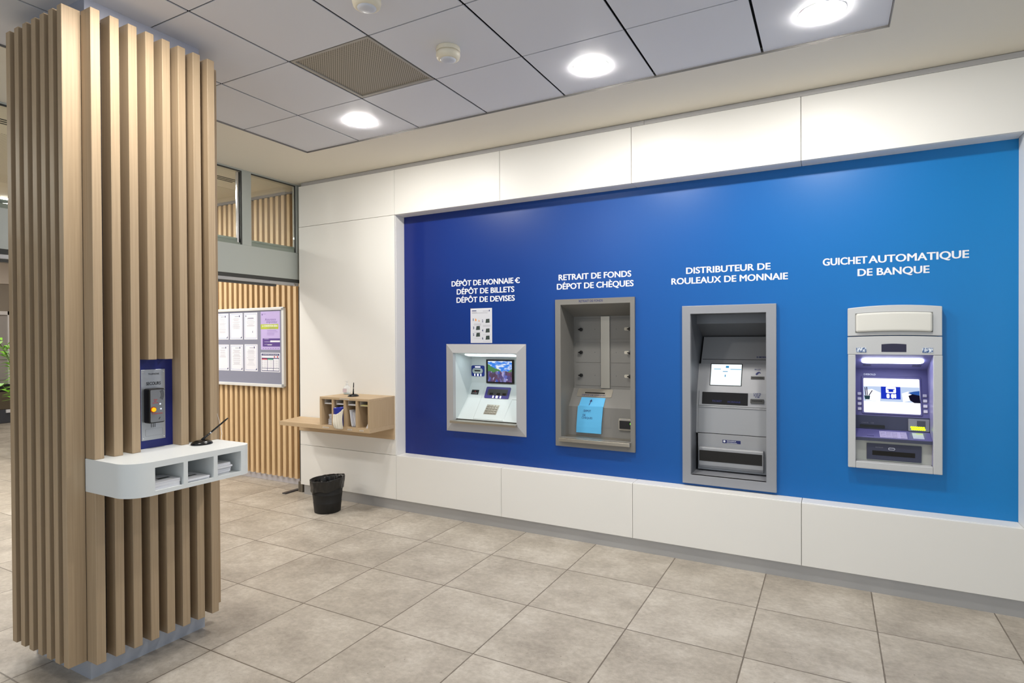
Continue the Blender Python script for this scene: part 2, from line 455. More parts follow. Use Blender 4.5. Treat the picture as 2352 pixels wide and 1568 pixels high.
# reveals of the recess, the sill and head in lengths, and the backing behind the seams
for a, b in zip(xx[:4], xx[1:5]):
    wall.box(a+G, b-G, W+.018, BL, Z1, Z1+.018, m_white); wall.box(a+G, b-G, W+.018, BL, Z0-.018, Z0, m_white)
wall.box(X0-.018, X0, W+.018, BL, Z0-.018, Z1+.018, m_white); wall.box(X1, X1+.018, W+.018, BL, Z0-.018, Z1+.018, m_white)
wall.box(XL, XL+.018, W+.018, BL+.1, .1, 3.148, m_white)
wall.box(XL+.02, X0-.02, W+.0185, W+.03, .1, 3.148, m_seam)
wall.box(X0-.02, XR, W+.0185, W+.03, Z1+.0185, 3.148, m_seam); wall.box(X0-.02, XR, W+.0185, W+.03, .1, Z0-.0185, m_seam)
wall.box(X1+.02, XR, W+.0185, W+.03, Z0, Z1, m_seam)
struct(wall.build('wall_back', m_white, bev=.0012, seg=1), 'white laminate wall cladding round the blue recess', 'wall')
struct(MB().box(XL+.03, XR, W+.02, W+.06, 0, .100).build('baseboard_back', m_alu), 'brushed metal baseboard under the white cladding', 'baseboard')
struct(MB().box(XL+.035, -1.2, W+.006, W+.05, 3.1495, 3.181).box(-1.198, XR, W+.006, W+.05, 3.1495, 3.181).build('trim_1', m_greystrip), 'grey strip between the white wall and the ceiling', 'trim')
struct(plate_holes(MB(), X0-.01, X1+.01, Z0-.01, Z1+.01, BL, BL+.02, HOLES).build('wall_recess', m_blue), 'blue graded wall panel behind the cash machines', 'wall')
struct(MB().box(XL, XR, 5.0, 5.06, 0, 3.26).build('wall_rear', m_gap), 'dark void wall behind the machines', 'wall')
struct(MB().box(XL, XL+.03, 4.56, 5.0, 0, 3.26).build('wall_left', m_gap))
struct(MB().box(-16.5, -4.9, -3.66, -3.6, 0, 3.26).build('wall_daylight_block', mat('front_cream', (205, 198, 186), .8)))  # unseen wall added to keep world light out of the room behind
struct(MB().box(3.2, 3.26, 1.6, W+.3, 0, 3.26).box(XR, 3.2, W, W+.02, 0, 3.26).build('wall_right', m_white), 'unseen white wall right of the machines, cut short to admit daylight', 'wall')  # unseen side wall added to limit side light, shortened to let daylight in

# lettering on the blue wall -----------------------------------------------
def sign_text(name, label, lines):
    xs_ = [l[1] for l in lines]
    t = thing(name, label, 'lettering', ((min(l[1] for l in lines)+max(l[2] for l in lines))/2, BL-.001, min(l[3] for l in lines)), 'white headings above the machines')
    for s_, a, b, z, cap in lines:
        mb = MB()
        for k, (dx, dz) in enumerate(((0, 0), (.0011, .0009), (-.0011, .0009), (.0021, 0), (-.0021, 0), (.0011, -.0009), (-.0011, -.0009))): add_text(mb, s_, (a+dx, BL, z+dz), XD, ZD, b-a, cap, 0, .0010+.00006*k)
        if s_ == 'C':
            for k in (.0185, .0270): mb.box(a-.0085, a+.0235, BL-.0016, BL-.0013, z+k-.0028, z+k+.0028)
        mb.build('euro_sign' if s_ == 'C' else 'text_line', m_letters, t)
sign_text('wall_lettering', 'white heading of three lines on deposits of money, notes and currencies', [('DÉPÔT DE MONNAIE', -2.995, -2.366, 2.0575, .046), ('C', -2.343, -2.305, 2.0568, .046), ('DÉPÔT DE BILLETS', -2.940, -2.358, 1.9835, .046), ('DÉPÔT DE DEVISES', -2.943, -2.354, 1.909, .046)])
sign_text('wall_lettering', 'white heading of two lines reading RETRAIT DE FONDS, DÉPOT DE CHÈQUES', [('RETRAIT DE FONDS', -1.944, -1.341, 2.059, .045), ('DÉPOT DE CHÈQUES', -1.960, -1.323, 1.985, .045)])
sign_text('wall_lettering', 'white heading reading DISTRIBUTEUR DE ROULEAUX DE MONNAIE', [('DISTRIBUTEUR DE', -.926, -.362, 2.0555, .044), ('ROULEAUX DE MONNAIE', -1.033, -.254, 1.9825, .044)])
sign_text('wall_lettering', 'white heading reading GUICHET AUTOMATIQUE DE BANQUE', [('GUICHET', -.042, .207, 2.060, .045), ('AUTOMATIQUE', .216, .727, 2.060, .045), ('DE BANQUE', .156, .533, 1.981, .044)])

# glazed partition with transom (window_1) and doorway ------------------------
XP = -4.85
fr = MB()
P0, P1 = XP-.05, XP           # thickness
YA, YB = -1.5, 4.36
fr.box(P0, P1, YA, YB, 2.205, 2.480)                # deep transom beam
fr.box(P0, P1, YA, YB, 3.172, 3.20)                 # head
for y in (3.64, 1.2, -.2): fr.box(P0, P1, y, y+.10, 2.48, 3.172)
fr.box(P0, P1, 4.27, YB, 2.48, 3.172); fr.box(P0, P1, YA, YA+.1, 2.48, 3.172)
w1 = struct(fr.build('window_1', m_frame_grey, bev=.003), 'grey framed glazed transom above the doorway', 'window')
gk = MB()
for a, b in ((1.3, 3.64), (3.74, 4.27)):
    gk.box(P1-.012, P1-.004, a, b, 3.160, 3.172); gk.box(P1-.012, P1-.004, b-.012, b, 2.48, 3.16)
gk.build('gasket', m_frame_dark, w1)
sl = MB()
for a, b in ((1.3, 3.64), (3.74, 4.27)): sl.hexa([(P0+.002, a, 2.48), (P1-.012, a, 2.48), (P1-.012, b, 2.48), (P0+.002, b, 2.48)], [(P0+.002, a, 2.545), (P0+.008, a, 2.545), (P0+.008, b, 2.545), (P0+.002, b, 2.545)])
sl.build('glazing_bead', mat('bead_grey', (150, 160, 150), .5, .2), w1)
MB().box(P0+.012, P0+.03, 3.600, 3.632, 2.50, 3.16).build('edge_profile', m_chrome, w1)
for a, b in ((1.3, 3.635), (3.745, 4.268), (-.1, 1.2)): MB().box(XP-.034, XP-.028, a, b, 2.482, 3.170).build('pane', glass('clear_glass'), w1)
d1 = struct(MB().box(P0+.004, P1-.008, YA, YB, 2.172, 2.205).build('door_1', m_frame_dark), 'doorway under the glazed transom', 'door')
MB().box(P0-.004, P1+.004, YA, 4.30, 2.138, 2.170).build('track_rail', m_alu, d1, bev=.004)
MB().box(P0, P1, YA, 4.02, 2.118, 2.1375).build('track_underside', m_frame_dark, d1)
MB().cyl((P1+.006, 4.235, 2.150), (1, 0, 0), .014, .016, 16).build('roller', m_chrome, d1)
MB().box(-4.906, -4.893, 4.345, 4.375, 0, 2.14).build('jamb', mat('jamb_dark', (62, 66, 64), .4, .4), d1)
MB().box(-4.880, -4.82, 4.30, 4.42, 0, .105).box(-4.862, -4.855, 4.297, 4.30, 0, .105).build('jamb_foot', mat('jamb_foot', (120, 112, 100), .5, .3), d1)
MB().box(-4.965, -4.915, 4.165, 4.37, 0, .010).build('floor_guide', mat('guide_dark', (70, 72, 80), .4, .5), d1, bev=.002)

# room behind: slatted wall, ceiling, far end ---------------------------------
YS = 4.455
sw = MB()
x = -4.979
while x > -9.0:
    sw.box(x-.045, x, YS, 4.525, .078, 3.164); x -= .0893
ws = struct(sw.build('wall_slats', m_oak_wall), 'wall of upright pale oak slats behind the notice board', 'wall')
MB().box(-9.0, -4.80, 4.525, 4.56, .0, 3.17).build('backing', m_backing, ws)
struct(MB().box(-9.0, -4.80, 4.505, 4.5249, .0, .105).build('baseboard_rear', mat('pale_baseboard', (206, 202, 206), .4)), 'pale baseboard under the slatted wall', 'baseboard')
struct(MB().box(-9.0, -4.80, 4.46, 4.56, 3.170, 3.20).build('trim_2', mat('violet_grey', (150, 144, 146), .6)))
c2 = MB().box(-16.5, -5.19, -3.6, 6.5, 3.200, 3.26).box(-5.19, -4.86, -3.6, 4.6, 3.188, 3.26)
c2 = struct(c2.build('ceiling', mat('ceiling_cream', (216, 208, 192), .8)), 'cream ceiling of the room behind the partition', 'ceiling')
sv = MB()
for k, xx_ in enumerate((-5.285, -5.335, -5.385)):
    sv.box(xx_-.009, xx_+.009, 1.2, 3.93, 3.197, 3.2005)
tag(sv.build('slot_vent', mat('slot_dark', (62, 60, 54), .8)), 'three dark linear air slots in the ceiling behind the transom glass', 'air vent')
pf = MB().box(-7.4, -5.65, .4, 4.33, 3.1975, 3.2005)
pf_o = tag(pf.build('perforated_panel', mat('perf_cream', (205, 197, 180), .8)), 'cream perforated acoustic panel in the ceiling behind the glass', 'ceiling panel')
def build_perf2():
    m = MATS['perf_cream']; N, L, b = nodes(m)
    geo = N.new('ShaderNodeNewGeometry'); mp = N.new('ShaderNodeMapping'); mp.inputs['Scale'].default_value = (55, 55, 55)
    L.new(geo.outputs['Position'], mp.inputs[0])
    vo = N.new('ShaderNodeTexVoronoi'); vo.inputs['Randomness'].default_value = 0; vo.inputs['Scale'].default_value = 1; vo.voronoi_dimensions = '2D'
    L.new(mp.outputs[0], vo.inputs['Vector'])
    rp = N.new('ShaderNodeValToRGB'); rp.color_ramp.elements[0].position = .22; rp.color_ramp.elements[1].position = .28
    rp.color_ramp.elements[0].color = (*lin((160, 152, 136)), 1); rp.color_ramp.elements[1].color = (*lin((212, 204, 188)), 1)
    L.new(vo.outputs['Distance'], rp.inputs[0]); L.new(rp.outputs[0], b.inputs['Base Color'])
build_perf2()
struct(MB().box(-16.5, -16.4, -3.6, 6.5, 0, 3.26).build('wall_far', mat('far_wall', (196, 184, 172), .8)))
struct(MB().box(-16.5, -9.0, 6.45, 6.5, 0, 3.26).box(-9.05, -9.0, 4.56, 6.45, 0, 3.26).build('wall_side', mat('far_wall', (196, 184, 172), .8)))

# column -----------------------------------------------------------------
col = thing('slatted_column', 'square column clad in upright oak slats, shelf and help phone on its side', 'column', (-3.31, 1.75, 0), kind='thing')
MB().box(-3.57, -3.06, 1.467, 2.033, .0, CEIL+.03).build('core', m_core, col)
MB().box(-3.59, -3.043, 1.446, 1.467, .10, 3.10).box(-3.06, -3.043, 1.467, 2.055, .10, 3.10).box(-3.59, -3.06, 2.033, 2.055, .10, 3.10).box(-3.59, -3.57, 1.467, 2.033, .10, 3.10).build('backing', m_backing, col)
MB().box(-3.574, -3.0575, 1.4645, 2.036, 0, .099).build('kick_plate', m_steelkick, col)
ZB, ZT = .100, 3.117
fx = [-3.582, -3.496, -3.413, -3.3275, -3.2455, -3.166, -3.0875]
a = MB()
for x in fx: a.box(x, x+.0395, 1.368, 1.4455, ZB, ZT)
a.build('slat_cladding', m_oak, col, bev=.0015, seg=1)
a = MB()
for k in range(8):
    y = 1.447+.0815*k-(.0014 if k == 0 else 0)
    top0 = 1.497 if k in (3, 4) else 1.0465
    a.box(-3.0475, -2.9645, y, y+.0405, top0, ZT); a.box(-3.0475, -2.9645, y, y+.0405, ZB, .8925)
a.build('slat_cladding', m_oak, col, bev=.0015, seg=1)
a = MB()
for x in fx: a.box(x-.006, x+.0335, 2.0555, 2.133, ZB, ZT)
a.build('slat_cladding', m_oak, col, bev=.0015, seg=1)
a = MB()
for k in range(8):
    y = 1.447+.0815*k; a.box(-3.668, -3.59, y, y+.0405, ZB, ZT)
a.build('slat_cladding', m_oak, col, bev=.0015, seg=1)

# white shelf with three pigeonholes on the column
sh = thing('wall_shelf', 'white rounded shelf with three pigeonholes fixed to the slatted column', 'shelf', (-2.86, 1.745, .893))
FX = -2.682; YL, YR = 1.4425, 2.058
def outline(cuts):
    r = .105
    pts = [(-3.0405, YL)]
    for i in range(17):
        t = -PI/2+PI/2*i/16; pts.append((FX-r+r*math.cos(t), YL+r+r*math.sin(t)))
    if cuts:
        for y0, y1 in ((1.554, 1.687), (1.708, 1.841), (1.862, 1.9935)): pts += [(FX, y0), (-2.95, y0), (-2.95, y1), (FX, y1)]
    r = .05
    for i in range(17):
        t = PI/2*i/16; pts.append((FX-r+r*math.cos(t), YR-r+r*math.sin(t)))
    pts.append((-3.0405, YR))
    return pts
for nm, z0, z1, cut in (('bottom_panel', .8935, .9125, 0), ('pigeonholes', .9125, 1.0178, 1), ('top', 1.0178, 1.046, 0)):
    MB().extr([(x, y, z0) for x, y in outline(cut)], (0, 0, z1-z0)).build(nm, m_shelfwhite, sh, smooth='auto')

# envelopes and papers in the pigeonholes
def paper_item(name, label, cat, cx, cy, z, sx, sy, h, rot, group, mark=None, m=None):
    mb = MB(); mb.mats = [m or m_paper, m_black]
    c, s_ = math.cos(rot), math.sin(rot)
    def R(px, py): return (cx+px*c-py*s_, cy+px*s_+py*c)
    q = [R(-sx/2, -sy/2), R(sx/2, -sy/2), R(sx/2, sy/2), R(-sx/2, sy/2)]
    # slightly domed sheet pack
    mb.hexa([(x, y, z) for x, y in q], [(x, y, z+h) for x, y in q], m or m_paper)
    if mark:
        a0, a1, b0, b1 = mark
        q2 = [R(a0, b0), R(a1, b0), R(a1, b1), R(a0, b1)]
        mb.hexa([(x, y, z+h) for x, y in q2], [(x, y, z+h+.0006) for x, y in q2], m_black)
    return tag(mb.build(name, m_paper), label, cat, group)
z = .9126
for i in range(7):
    last = i == 6
    paper_item('envelope', 'topmost white envelope with dark mark in the shelf pigeonhole nearest the corner board' if last else 'white envelope in the pile in the first shelf pigeonhole', 'envelope', -2.770+rnd.uniform(-.004, .004), 1.619+rnd.uniform(-.002, .002), z, .15, .118, .0047, rnd.uniform(-.02, .02), 'envelopes in the first pigeonhole', (-.0, .022, -.012, .045) if last else None); z += .0048
z = .9126
for i in range(4):
    last = i == 3
    paper_item('envelope', 'topmost white envelope with dark mark in the middle shelf pigeonhole' if last else 'white envelope low in the middle shelf pigeonhole', 'envelope', -2.775+rnd.uniform(-.006, .006), 1.772+rnd.uniform(-.004, .004), z, .16, .112, .0038, rnd.uniform(-.05, .03), 'envelopes in the middle pigeonhole', (.0, .018, -.02, .03) if last else None); z += .0039
z = .9126
for i in range(8):
    fold = i == 5
    paper_item('leaflet', 'topmost leaflet of the pile in the shelf pigeonhole furthest from the corner board' if i == 7 else ('folded leaflet jutting out of the pile in the last pigeonhole' if fold else 'white leaflet in the pile in the last shelf pigeonhole'), 'leaflet', -2.80+(.014 if fold else rnd.uniform(-.006, .004)), 1.912+rnd.uniform(-.003, .003), z, .16, .095, .0062 if not fold else .009, rnd.uniform(-.02, .02), 'leaflets in the last pigeonhole'); z += .0063 if not fold else .0092

# pen stands
def make_pen(loc, ang, tilt, L, label):
    t = thing('pen_stand', label, 'pen', loc, 'desk pens on stands')
    x, y, z = loc
    MB().lathe([(.054, 0), (.056, .004), (.050, .012), (.034, .020), (.012, .024), (.004, .0245)], loc, 36, sx=.82, sy=1).build('base', m_black, t, smooth=True)
    d = Vector((math.cos(ang)*math.sin(tilt), math.sin(ang)*math.sin(tilt), math.cos(tilt)))
    b = Vector((x, y, z+.022))-d*.0
    MB().tube([b, b+d*.012, b+d*.05], [.007, .0065, .0045], 12).build('holder', m_black, t, smooth=True)
    pn = MB().tube([b+d*.046, b+d*.055, b+d*L*.9, b+d*L], [.0042, .0045, .0042, .003], 12).build('pen', m_black, t, smooth=True)
    MB().tube([b+d*.05, b+d*.058], .0056, 12).build('ring', m_chrome, pn, smooth=True)
    return t
make_pen((-2.902, 1.925, 1.046), math.radians(62), math.radians(50), .165, 'black pen slanting from its oval stand on the white column shelf')
# thin cord beside the column
tag(MB().tube([(-3.045, 2.10, 1.215), (-3.0, 2.095, 1.14), (-2.95, 2.075, 1.075), (-2.925, 2.05, 1.048)], .0016, 6).build('cord', mat('cord_white', (215, 210, 205), .5)), 'thin pale cord hanging behind the white shelf', 'cord')

# emergency phone in the column
ph = thing('emergency_phone', 'steel help phone panel on blue board in the slatted column', 'intercom', (-3.03, 1.75, 1.046))
MB().box(-3.0425, -3.039, 1.651, 1.8540, 1.0465, 1.497).build('blue_board', mat('phone_blue', (20, 32, 110), .4), ph)
m_plate = mat('brushed_plate', (182, 186, 192), .32, .7)
MB().box(-3.039, -3.0365, 1.694, 1.815, 1.087, 1.4445).build('steel_plate', m_plate, ph, bev=.001)
YX = (0, 1, 0)
def txt_x(parent, name, t, y, z, w, cap, x, m, bold=.01):
    mb = MB(); add_text(mb, t, (x, y, z), YX, ZD, w, cap, bold, .0006); return mb.build(name, m, parent)
m_blk = mat('ink_black', (30, 32, 38), .6); m_red = mat('ink_red', (196, 58, 62), .6)
txt_x(ph, 'lettering', 'TELEPHONE', 1.729, 1.418, .055, .0075, -3.0362, m_blk)
txt_x(ph, 'lettering', 'SECOURS', 1.719, 1.366, .073, .015, -3.0362, m_blk, .02)
bx = MB().box(-3.0364, -2.985, 1.7045, 1.783, 1.176, 1.350).build('call_box', m_blackm, ph, bev=.008, seg=4)
MB().extr([(-2.985, y, z) for y, z in rrect(1.7095, 1.778, 1.182, 1.344, .006)], (.0022, 0, 0)).build('face_plate', mat('face_grey', (128, 130, 134), .45, .4), bx)
for t_, z_, w_ in (('ZONE', 1.292, .018), ('DE', 1.284, .009), ('SECOURS', 1.276, .028)): txt_x(bx, 'red_lettering', t_, 1.733-w_/2, z_, w_, .005, -2.9825, m_red)
txt_x(bx, 'red_lettering', 'INTERPHONE', 1.716, 1.222, .052, .005, -2.9825, m_red)
ring = MB().cyl((-2.9828, 1.722, 1.2455), (1, 0, 0), .0145, .003, 28).build('button_ring', mat('button_red', (168, 52, 28), .4), bx)
MB().cyl((-2.980, 1.722, 1.2455), (1, 0, 0), .0108, .005, 28).build('call_button', mat('button_yellow', (250, 190, 20), .35, emit=(255, 190, 0), estr=.35), bx)
for y_, z_ in ((1.7566, 1.2713), (1.760, 1.2464)): MB().cyl((-2.9828, y_, z_), (1, 0, 0), .0042, .002, 14).build('indicator', mat('led_white', (220, 225, 235), .3, emit=(225, 230, 255), estr=.3), bx)
for k in range(3):
    arc = MB()
    rr = .030+.006*k
    arc.tube([(-2.9824, 1.733+rr*math.cos(t), 1.318+rr*math.sin(t)) for t in [math.radians(-38+76*i/8) for i in range(9)]], .0011, 5)
    arc.build('sound_slot', m_blk, bx)
arc = MB()
arc.tube([(-2.9824, 1.750, 1.194), (-2.9824, 1.756, 1.205)], .0013, 5)
arc.build('pictogram', m_blk, bx)
for k in range(3): MB().box(-3.0366, -3.0358, 1.742+.009*k, 1.7445+.009*k, 1.150, 1.178).build('speaker_slot', m_blk, ph)
e = MB()
pts = rrect(1.713, 1.800, 1.108, 1.143, .005)
e.tube([(-3.0362, y, z) for y, z in pts+pts[:1]], .0006, 4)
e.build('engraved_frame', m_inkgrey, ph)
for y_, z_ in ((1.702, 1.432), (1.807, 1.432), (1.702, 1.098), (1.807, 1.098)): MB().cyl((-3.0366, y_, z_), (1, 0, 0), .003, .0012, 10).build('screw', m_chrome, ph)

# ================================================================== MACHINES
m_m1 = mat('machine_grey', (176, 176, 178), .45, .15)
m_m1w = mat('machine_inner', (206, 214, 214), .4)
m_m2 = mat('safe_grey', (128, 126, 122), .5, .1)
m_m3 = mat('roll_grey', (152, 154, 160), .42, .15)
m_m3i = mat('roll_body', (166, 167, 170), .4, .2)
m_steel = mat('satin_steel', (178, 172, 160), .32, .85)
m_dkwin = mat('dark_window', (26, 25, 25), .15)
m_navy = mat('navy_plastic', (44, 42, 120), .35)
m_vio = mat('violet_navy', (62, 56, 132), .35)
m_led = emis('white_led', (255, 255, 255), 2.2)

def front_frame(mb, xo0, xo1, zo0, zo1, xi0, xi1, zi0, zi1, yo, yi, yback):
    """picture-frame moulding: outer edge at yo, inner edge at yi, returning to yback inside"""
    O = [(xo0, zo0), (xo1, zo0), (xo1, zo1), (xo0, zo1)]; I = [(xi0, zi0), (xi1, zi0), (xi1, zi1), (xi0, zi1)]
    v = [(x, BL+.004, z) for x, z in O]+[(x, yo, z) for x, z in O]+[(x, yi, z) for x, z in I]+[(x, yback, z) for x, z in I]
    f = []
    for r in range(3):
        for k in range(4): f.append((r*4+k, r*4+(k+1) % 4, (r+1)*4+(k+1) % 4, (r+1)*4+k))
    for k in range(4): f.append((12+k, 12+(k+1) % 4, (k+1) % 4, k))
    return mb.add(v, f)
def cavity(mb, x0, x1, prof, t=.004, m=None):
    """sheet liner: prof is an open (y, z) chain swept along x, plus the two side cheeks with outline prof"""
    for a, b in zip(prof[:-1], prof[1:]):
        s = Slope(a, b); s.box(mb, x0, x1, 0, s.L, -t, 0, m)
    return mb
def cheeks(x0, x1, prof, m, parent, t=.006):
    for x, d in ((x0, -t), (x1, t)): MB().extr([(x, y, z) for y, z in prof], (d, 0, 0)).build('side_cheek', m, parent)

# ---- machine 1: coin and note deposit ---------------------------------------
k1 = thing('deposit_machine', 'square pale grey deposit machine with small colour screen, first machine from the wooden shelf', 'cash machine', (-2.652, BL, .757))
FY = BL-.030
front_frame(MB(), -3.0575, -2.2470, .7575, 1.5395, -2.968, -2.326, .855, 1.4615, BL-.003, FY, BL+.012).build('frame', m_m1, k1)
prof = [(FY+.02, 1.4615), (4.665, 1.406), (4.665, 1.175), (4.589, 1.041), (4.4205, .868), (FY+.03, .862)]
cheeks(-2.9685, -2.3255, prof, m_m1w, k1)
roof = Slope(prof[0], prof[1]); roof.n = Vector((0, roof.n.y, roof.n.z)) if roof.n.z < 0 else -roof.n
mb = MB(); roof.box(mb, -2.9685, -2.3255, 0, roof.L, -.006, 0); rf = mb.build('roof', m_m1w, k1)
mb = MB(); roof.rbox(mb, -2.905, -2.40, .075, .15, 0, .006, .01); mb.build('light_strip', emis('strip_white', (235, 250, 255), 6.0), rf)
bp = MB().box(-2.9685, -2.3255, 4.665, 4.672, 1.175, 1.406).build('back_panel', m_m1w, k1)
# coin opening with blue surround
c = MB(); c.extr([(x, 4.665, z) for x, z in rrect(-2.965, -2.824, 1.235, 1.336, .014)], (0, -.004, 0)); c = c.build('coin_slot', mat('coin_blue', (30, 52, 140), .35), k1)
MB().extr([(x, 4.661, z) for x, z in rrect(-2.952, -2.838, 1.262, 1.310, .022)], (0, -.010, 0)).build('slot_surround', mat('coin_grey', (176, 188, 186), .4), c, bev=.004)
MB().extr([(x, 4.6508, z) for x, z in rrect(-2.926, -2.862, 1.282, 1.294, .004)], (0, -.001, 0)).build('slot_mouth', m_dkwin, c)
for x in (-2.928, -2.895, -2.862): MB().box(x-.004-(.003 if x == -2.895 else 0), x+.004+(.003 if x == -2.895 else 0), 4.6595, 4.6608, 1.238, 1.258).build('status_light', m_led, c)
MB().box(-2.925, -2.868, 4.6595, 4.6608, 1.318, 1.327).build('status_light', m_led, c)
# screen
s = MB().box(-2.800, -2.508, 4.652, 4.665, 1.1765, 1.395).build('screen', m_black, k1, bev=.003)
MB().box(-2.7805, -2.5285, 4.6515, 4.6521, 1.190, 1.381).build('picture', mat('screen_picture', (60, 120, 220), .4, emit=(60, 120, 220), estr=.0), s)
def build_picture():
    m = MATS['screen_picture']; N, L, b = nodes(m)
    geo = N.new('ShaderNodeNewGeometry'); sep = N.new('ShaderNodeSeparateXYZ'); L.new(geo.outputs['Position'], sep.inputs[0])
    def mr(o, a, bb):
        n = N.new('ShaderNodeMapRange'); n.inputs['From Min'].default_value = a; n.inputs['From Max'].default_value = bb; L.new(o, n.inputs['Value']); return n.outputs[0]
    u = mr(sep.outputs[0], -2.7805, -2.5285); v = mr(sep.outputs[2], 1.190, 1.381)
    nz = N.new('ShaderNodeTexNoise'); nz.inputs['Scale'].default_value = 26; nz.inputs['Detail'].default_value = 4
    mp = N.new('ShaderNodeMapping'); mp.inputs['Scale'].default_value = (.7, 1, 1.8); L.new(geo.outputs['Position'], mp.inputs[0]); L.new(mp.outputs[0], nz.inputs['Vector'])
    sky = N.new('ShaderNodeValToRGB'); e = sky.color_ramp.elements; e[0].position = .46; e[0].color = (*lin((48, 130, 235)), 1); e[1].position = .62; e[1].color = (*lin((235, 245, 255)), 1); L.new(nz.outputs['Fac'], sky.inputs[0])
    vo = N.new('ShaderNodeTexVoronoi'); vo.inputs['Scale'].default_value = 42; mp2 = N.new('ShaderNodeMapping'); mp2.inputs['Scale'].default_value = (1.2, 1, .7); L.new(geo.outputs['Position'], mp2.inputs[0]); L.new(mp2.outputs[0], vo.inputs['Vector'])
    sp = N.new('ShaderNodeSeparateColor'); L.new(vo.outputs['Color'], sp.inputs[0])
    town = N.new('ShaderNodeValToRGB'); e = town.color_ramp.elements; e[0].position = 0; e[0].color = (*lin((70, 74, 130)), 1); e[1].position = 1; e[1].color = (*lin((190, 180, 215)), 1)
    for p, c_ in ((.25, (110, 70, 100)), (.45, (70, 60, 80)), (.62, (120, 116, 170)), (.8, (60, 90, 190))):
        k = e.new(p); k.color = (*lin(c_), 1)
    L.new(sp.outputs[0], town.inputs[0])
    def ma(op, a, bb):
        n = N.new('ShaderNodeMath'); n.operation = op
        for i, q in enumerate((a, bb)):
            if isinstance(q, (int, float)): n.inputs[i].default_value = q
            else: L.new(q, n.inputs[i])
        return n.outputs[0]
    jit = ma('MULTIPLY', ma('SUBTRACT', nz.outputs['Fac'], .5), .25)
    hill = ma('GREATER_THAN', ma('ADD', ma('SUBTRACT', .82, ma('MULTIPLY', u, .55)), jit), v)
    hill2 = ma('GREATER_THAN', ma('ADD', ma('MULTIPLY', u, .62), jit), v)
    twn = ma('GREATER_THAN', ma('ADD', .50, jit), v)
    def mix(f, a, c_):
        n = N.new('ShaderNodeMix'); n.data_type = 'RGBA'; L.new(f, n.inputs[0]); L.new(a, n.inputs[6])
        if isinstance(c_, tuple): n.inputs[7].default_value = (*lin(c_), 1)
        else: L.new(c_, n.inputs[7])
        return n.outputs[2]
    col_ = mix(hill2, mix(hill, sky.outputs[0], (76, 132, 78)), (96, 140, 96)); col_ = mix(twn, col_, town.outputs[0])
    L.new(col_, b.inputs['Emission Color']); b.inputs['Emission Strength'].default_value = .95; b.inputs['Base Color'].default_value = (0, 0, 0, 1)
build_picture()
# sloping console
up = Slope((4.665, 1.175), (4.589, 1.041)); lo = Slope((4.589, 1.041), (4.4205, .868))
mb = MB(); up.box(mb, -2.9685, -2.3255, 0, up.L, -.006, 0); lo.box(mb, -2.9685, -2.3255, 0, lo.L, -.006, 0)
# raised middle field, wider at the bottom
mb.hexa([up.p(-2.815, .012, 0), up.p(-2.3255, .012, 0), up.p(-2.3255, up.L, 0), up.p(-2.82, up.L, 0)], [up.p(-2.803, .012, .004), up.p(-2.3255, .012, .004), up.p(-2.3255, up.L, .004), up.p(-2.808, up.L, .004)])
mb.hexa([lo.p(-2.82, 0, 0), lo.p(-2.49, 0, 0), lo.p(-2.49, .235, 0), lo.p(-2.805, .235, 0)], [lo.p(-2.808, 0, .004), lo.p(-2.497, 0, .004), lo.p(-2.497, .235, .004), lo.p(-2.797, .235, .004)])
cs = mb.build('console', m_m1w, k1)
mb = MB(); up.box(mb, -2.937, -2.860, .074, .120, 0, .002); nb = mb.build('name_badge', m_blackm, cs)
n = MB(); up.text(n, 'LOOMIS', -2.926, .112, .055, .010, .01, .0026); n.build('badge_lettering', mat('badge_white', (190, 180, 180), .5), cs)
n = MB(); n.cyl(up.p(-2.898, .090, .002), up.n, .005, .0008, 12); n.build('badge_mark', m_red, cs)
mb = MB(); up.rbox(mb, -2.783, -2.529, .040, .152, .004, .009, .010); ns = mb.build('note_slot', m_vio, k1)
mb = MB(); up.box(mb, -2.757, -2.553, .062, .124, .009, .0096)
mb.build('slot_mouth', mat('slot_dark2', (64, 64, 62), .3), ns)
for x in (-2.735, -2.66, -2.60): mb = MB(); up.box(mb, x, x+.035, .100, .122, .0097, .0102); mb.build('slot_roller', m_dkwin, ns)
for x in (-2.690, -2.652, -2.613): mb = MB(); up.rbox(mb, x-.006-(.004 if x == -2.652 else 0), x+.006+(.004 if x == -2.652 else 0), .127, .150, .009, .0105, .005); mb.build('status_light', m_led, ns)
mb = MB(); up.rbox(mb, -2.347, -2.3262, .095, .150, .004, .008, .008); mb.build('side_slot', m_vio, k1)
mb = MB(); lo.box(mb, -2.717, -2.589, .072, .178, .004, .007); kp = mb.build('keypad', m_steel, k1)
for r in range(4):
    mb = MB()
    for c_ in range(4): lo.box(mb, -2.710+.030*c_, -2.710+.030*c_+.023, .079+.0245*r, .079+.0245*r+.018, .007, .011)
    mb.build('key_row', m_steel, kp, bev=.001, seg=1)
MB().box(-2.986, -2.320, FY-.034, FY+.07, .838, .8595).build('steel_ledge', m_steel, k1, bev=.003)

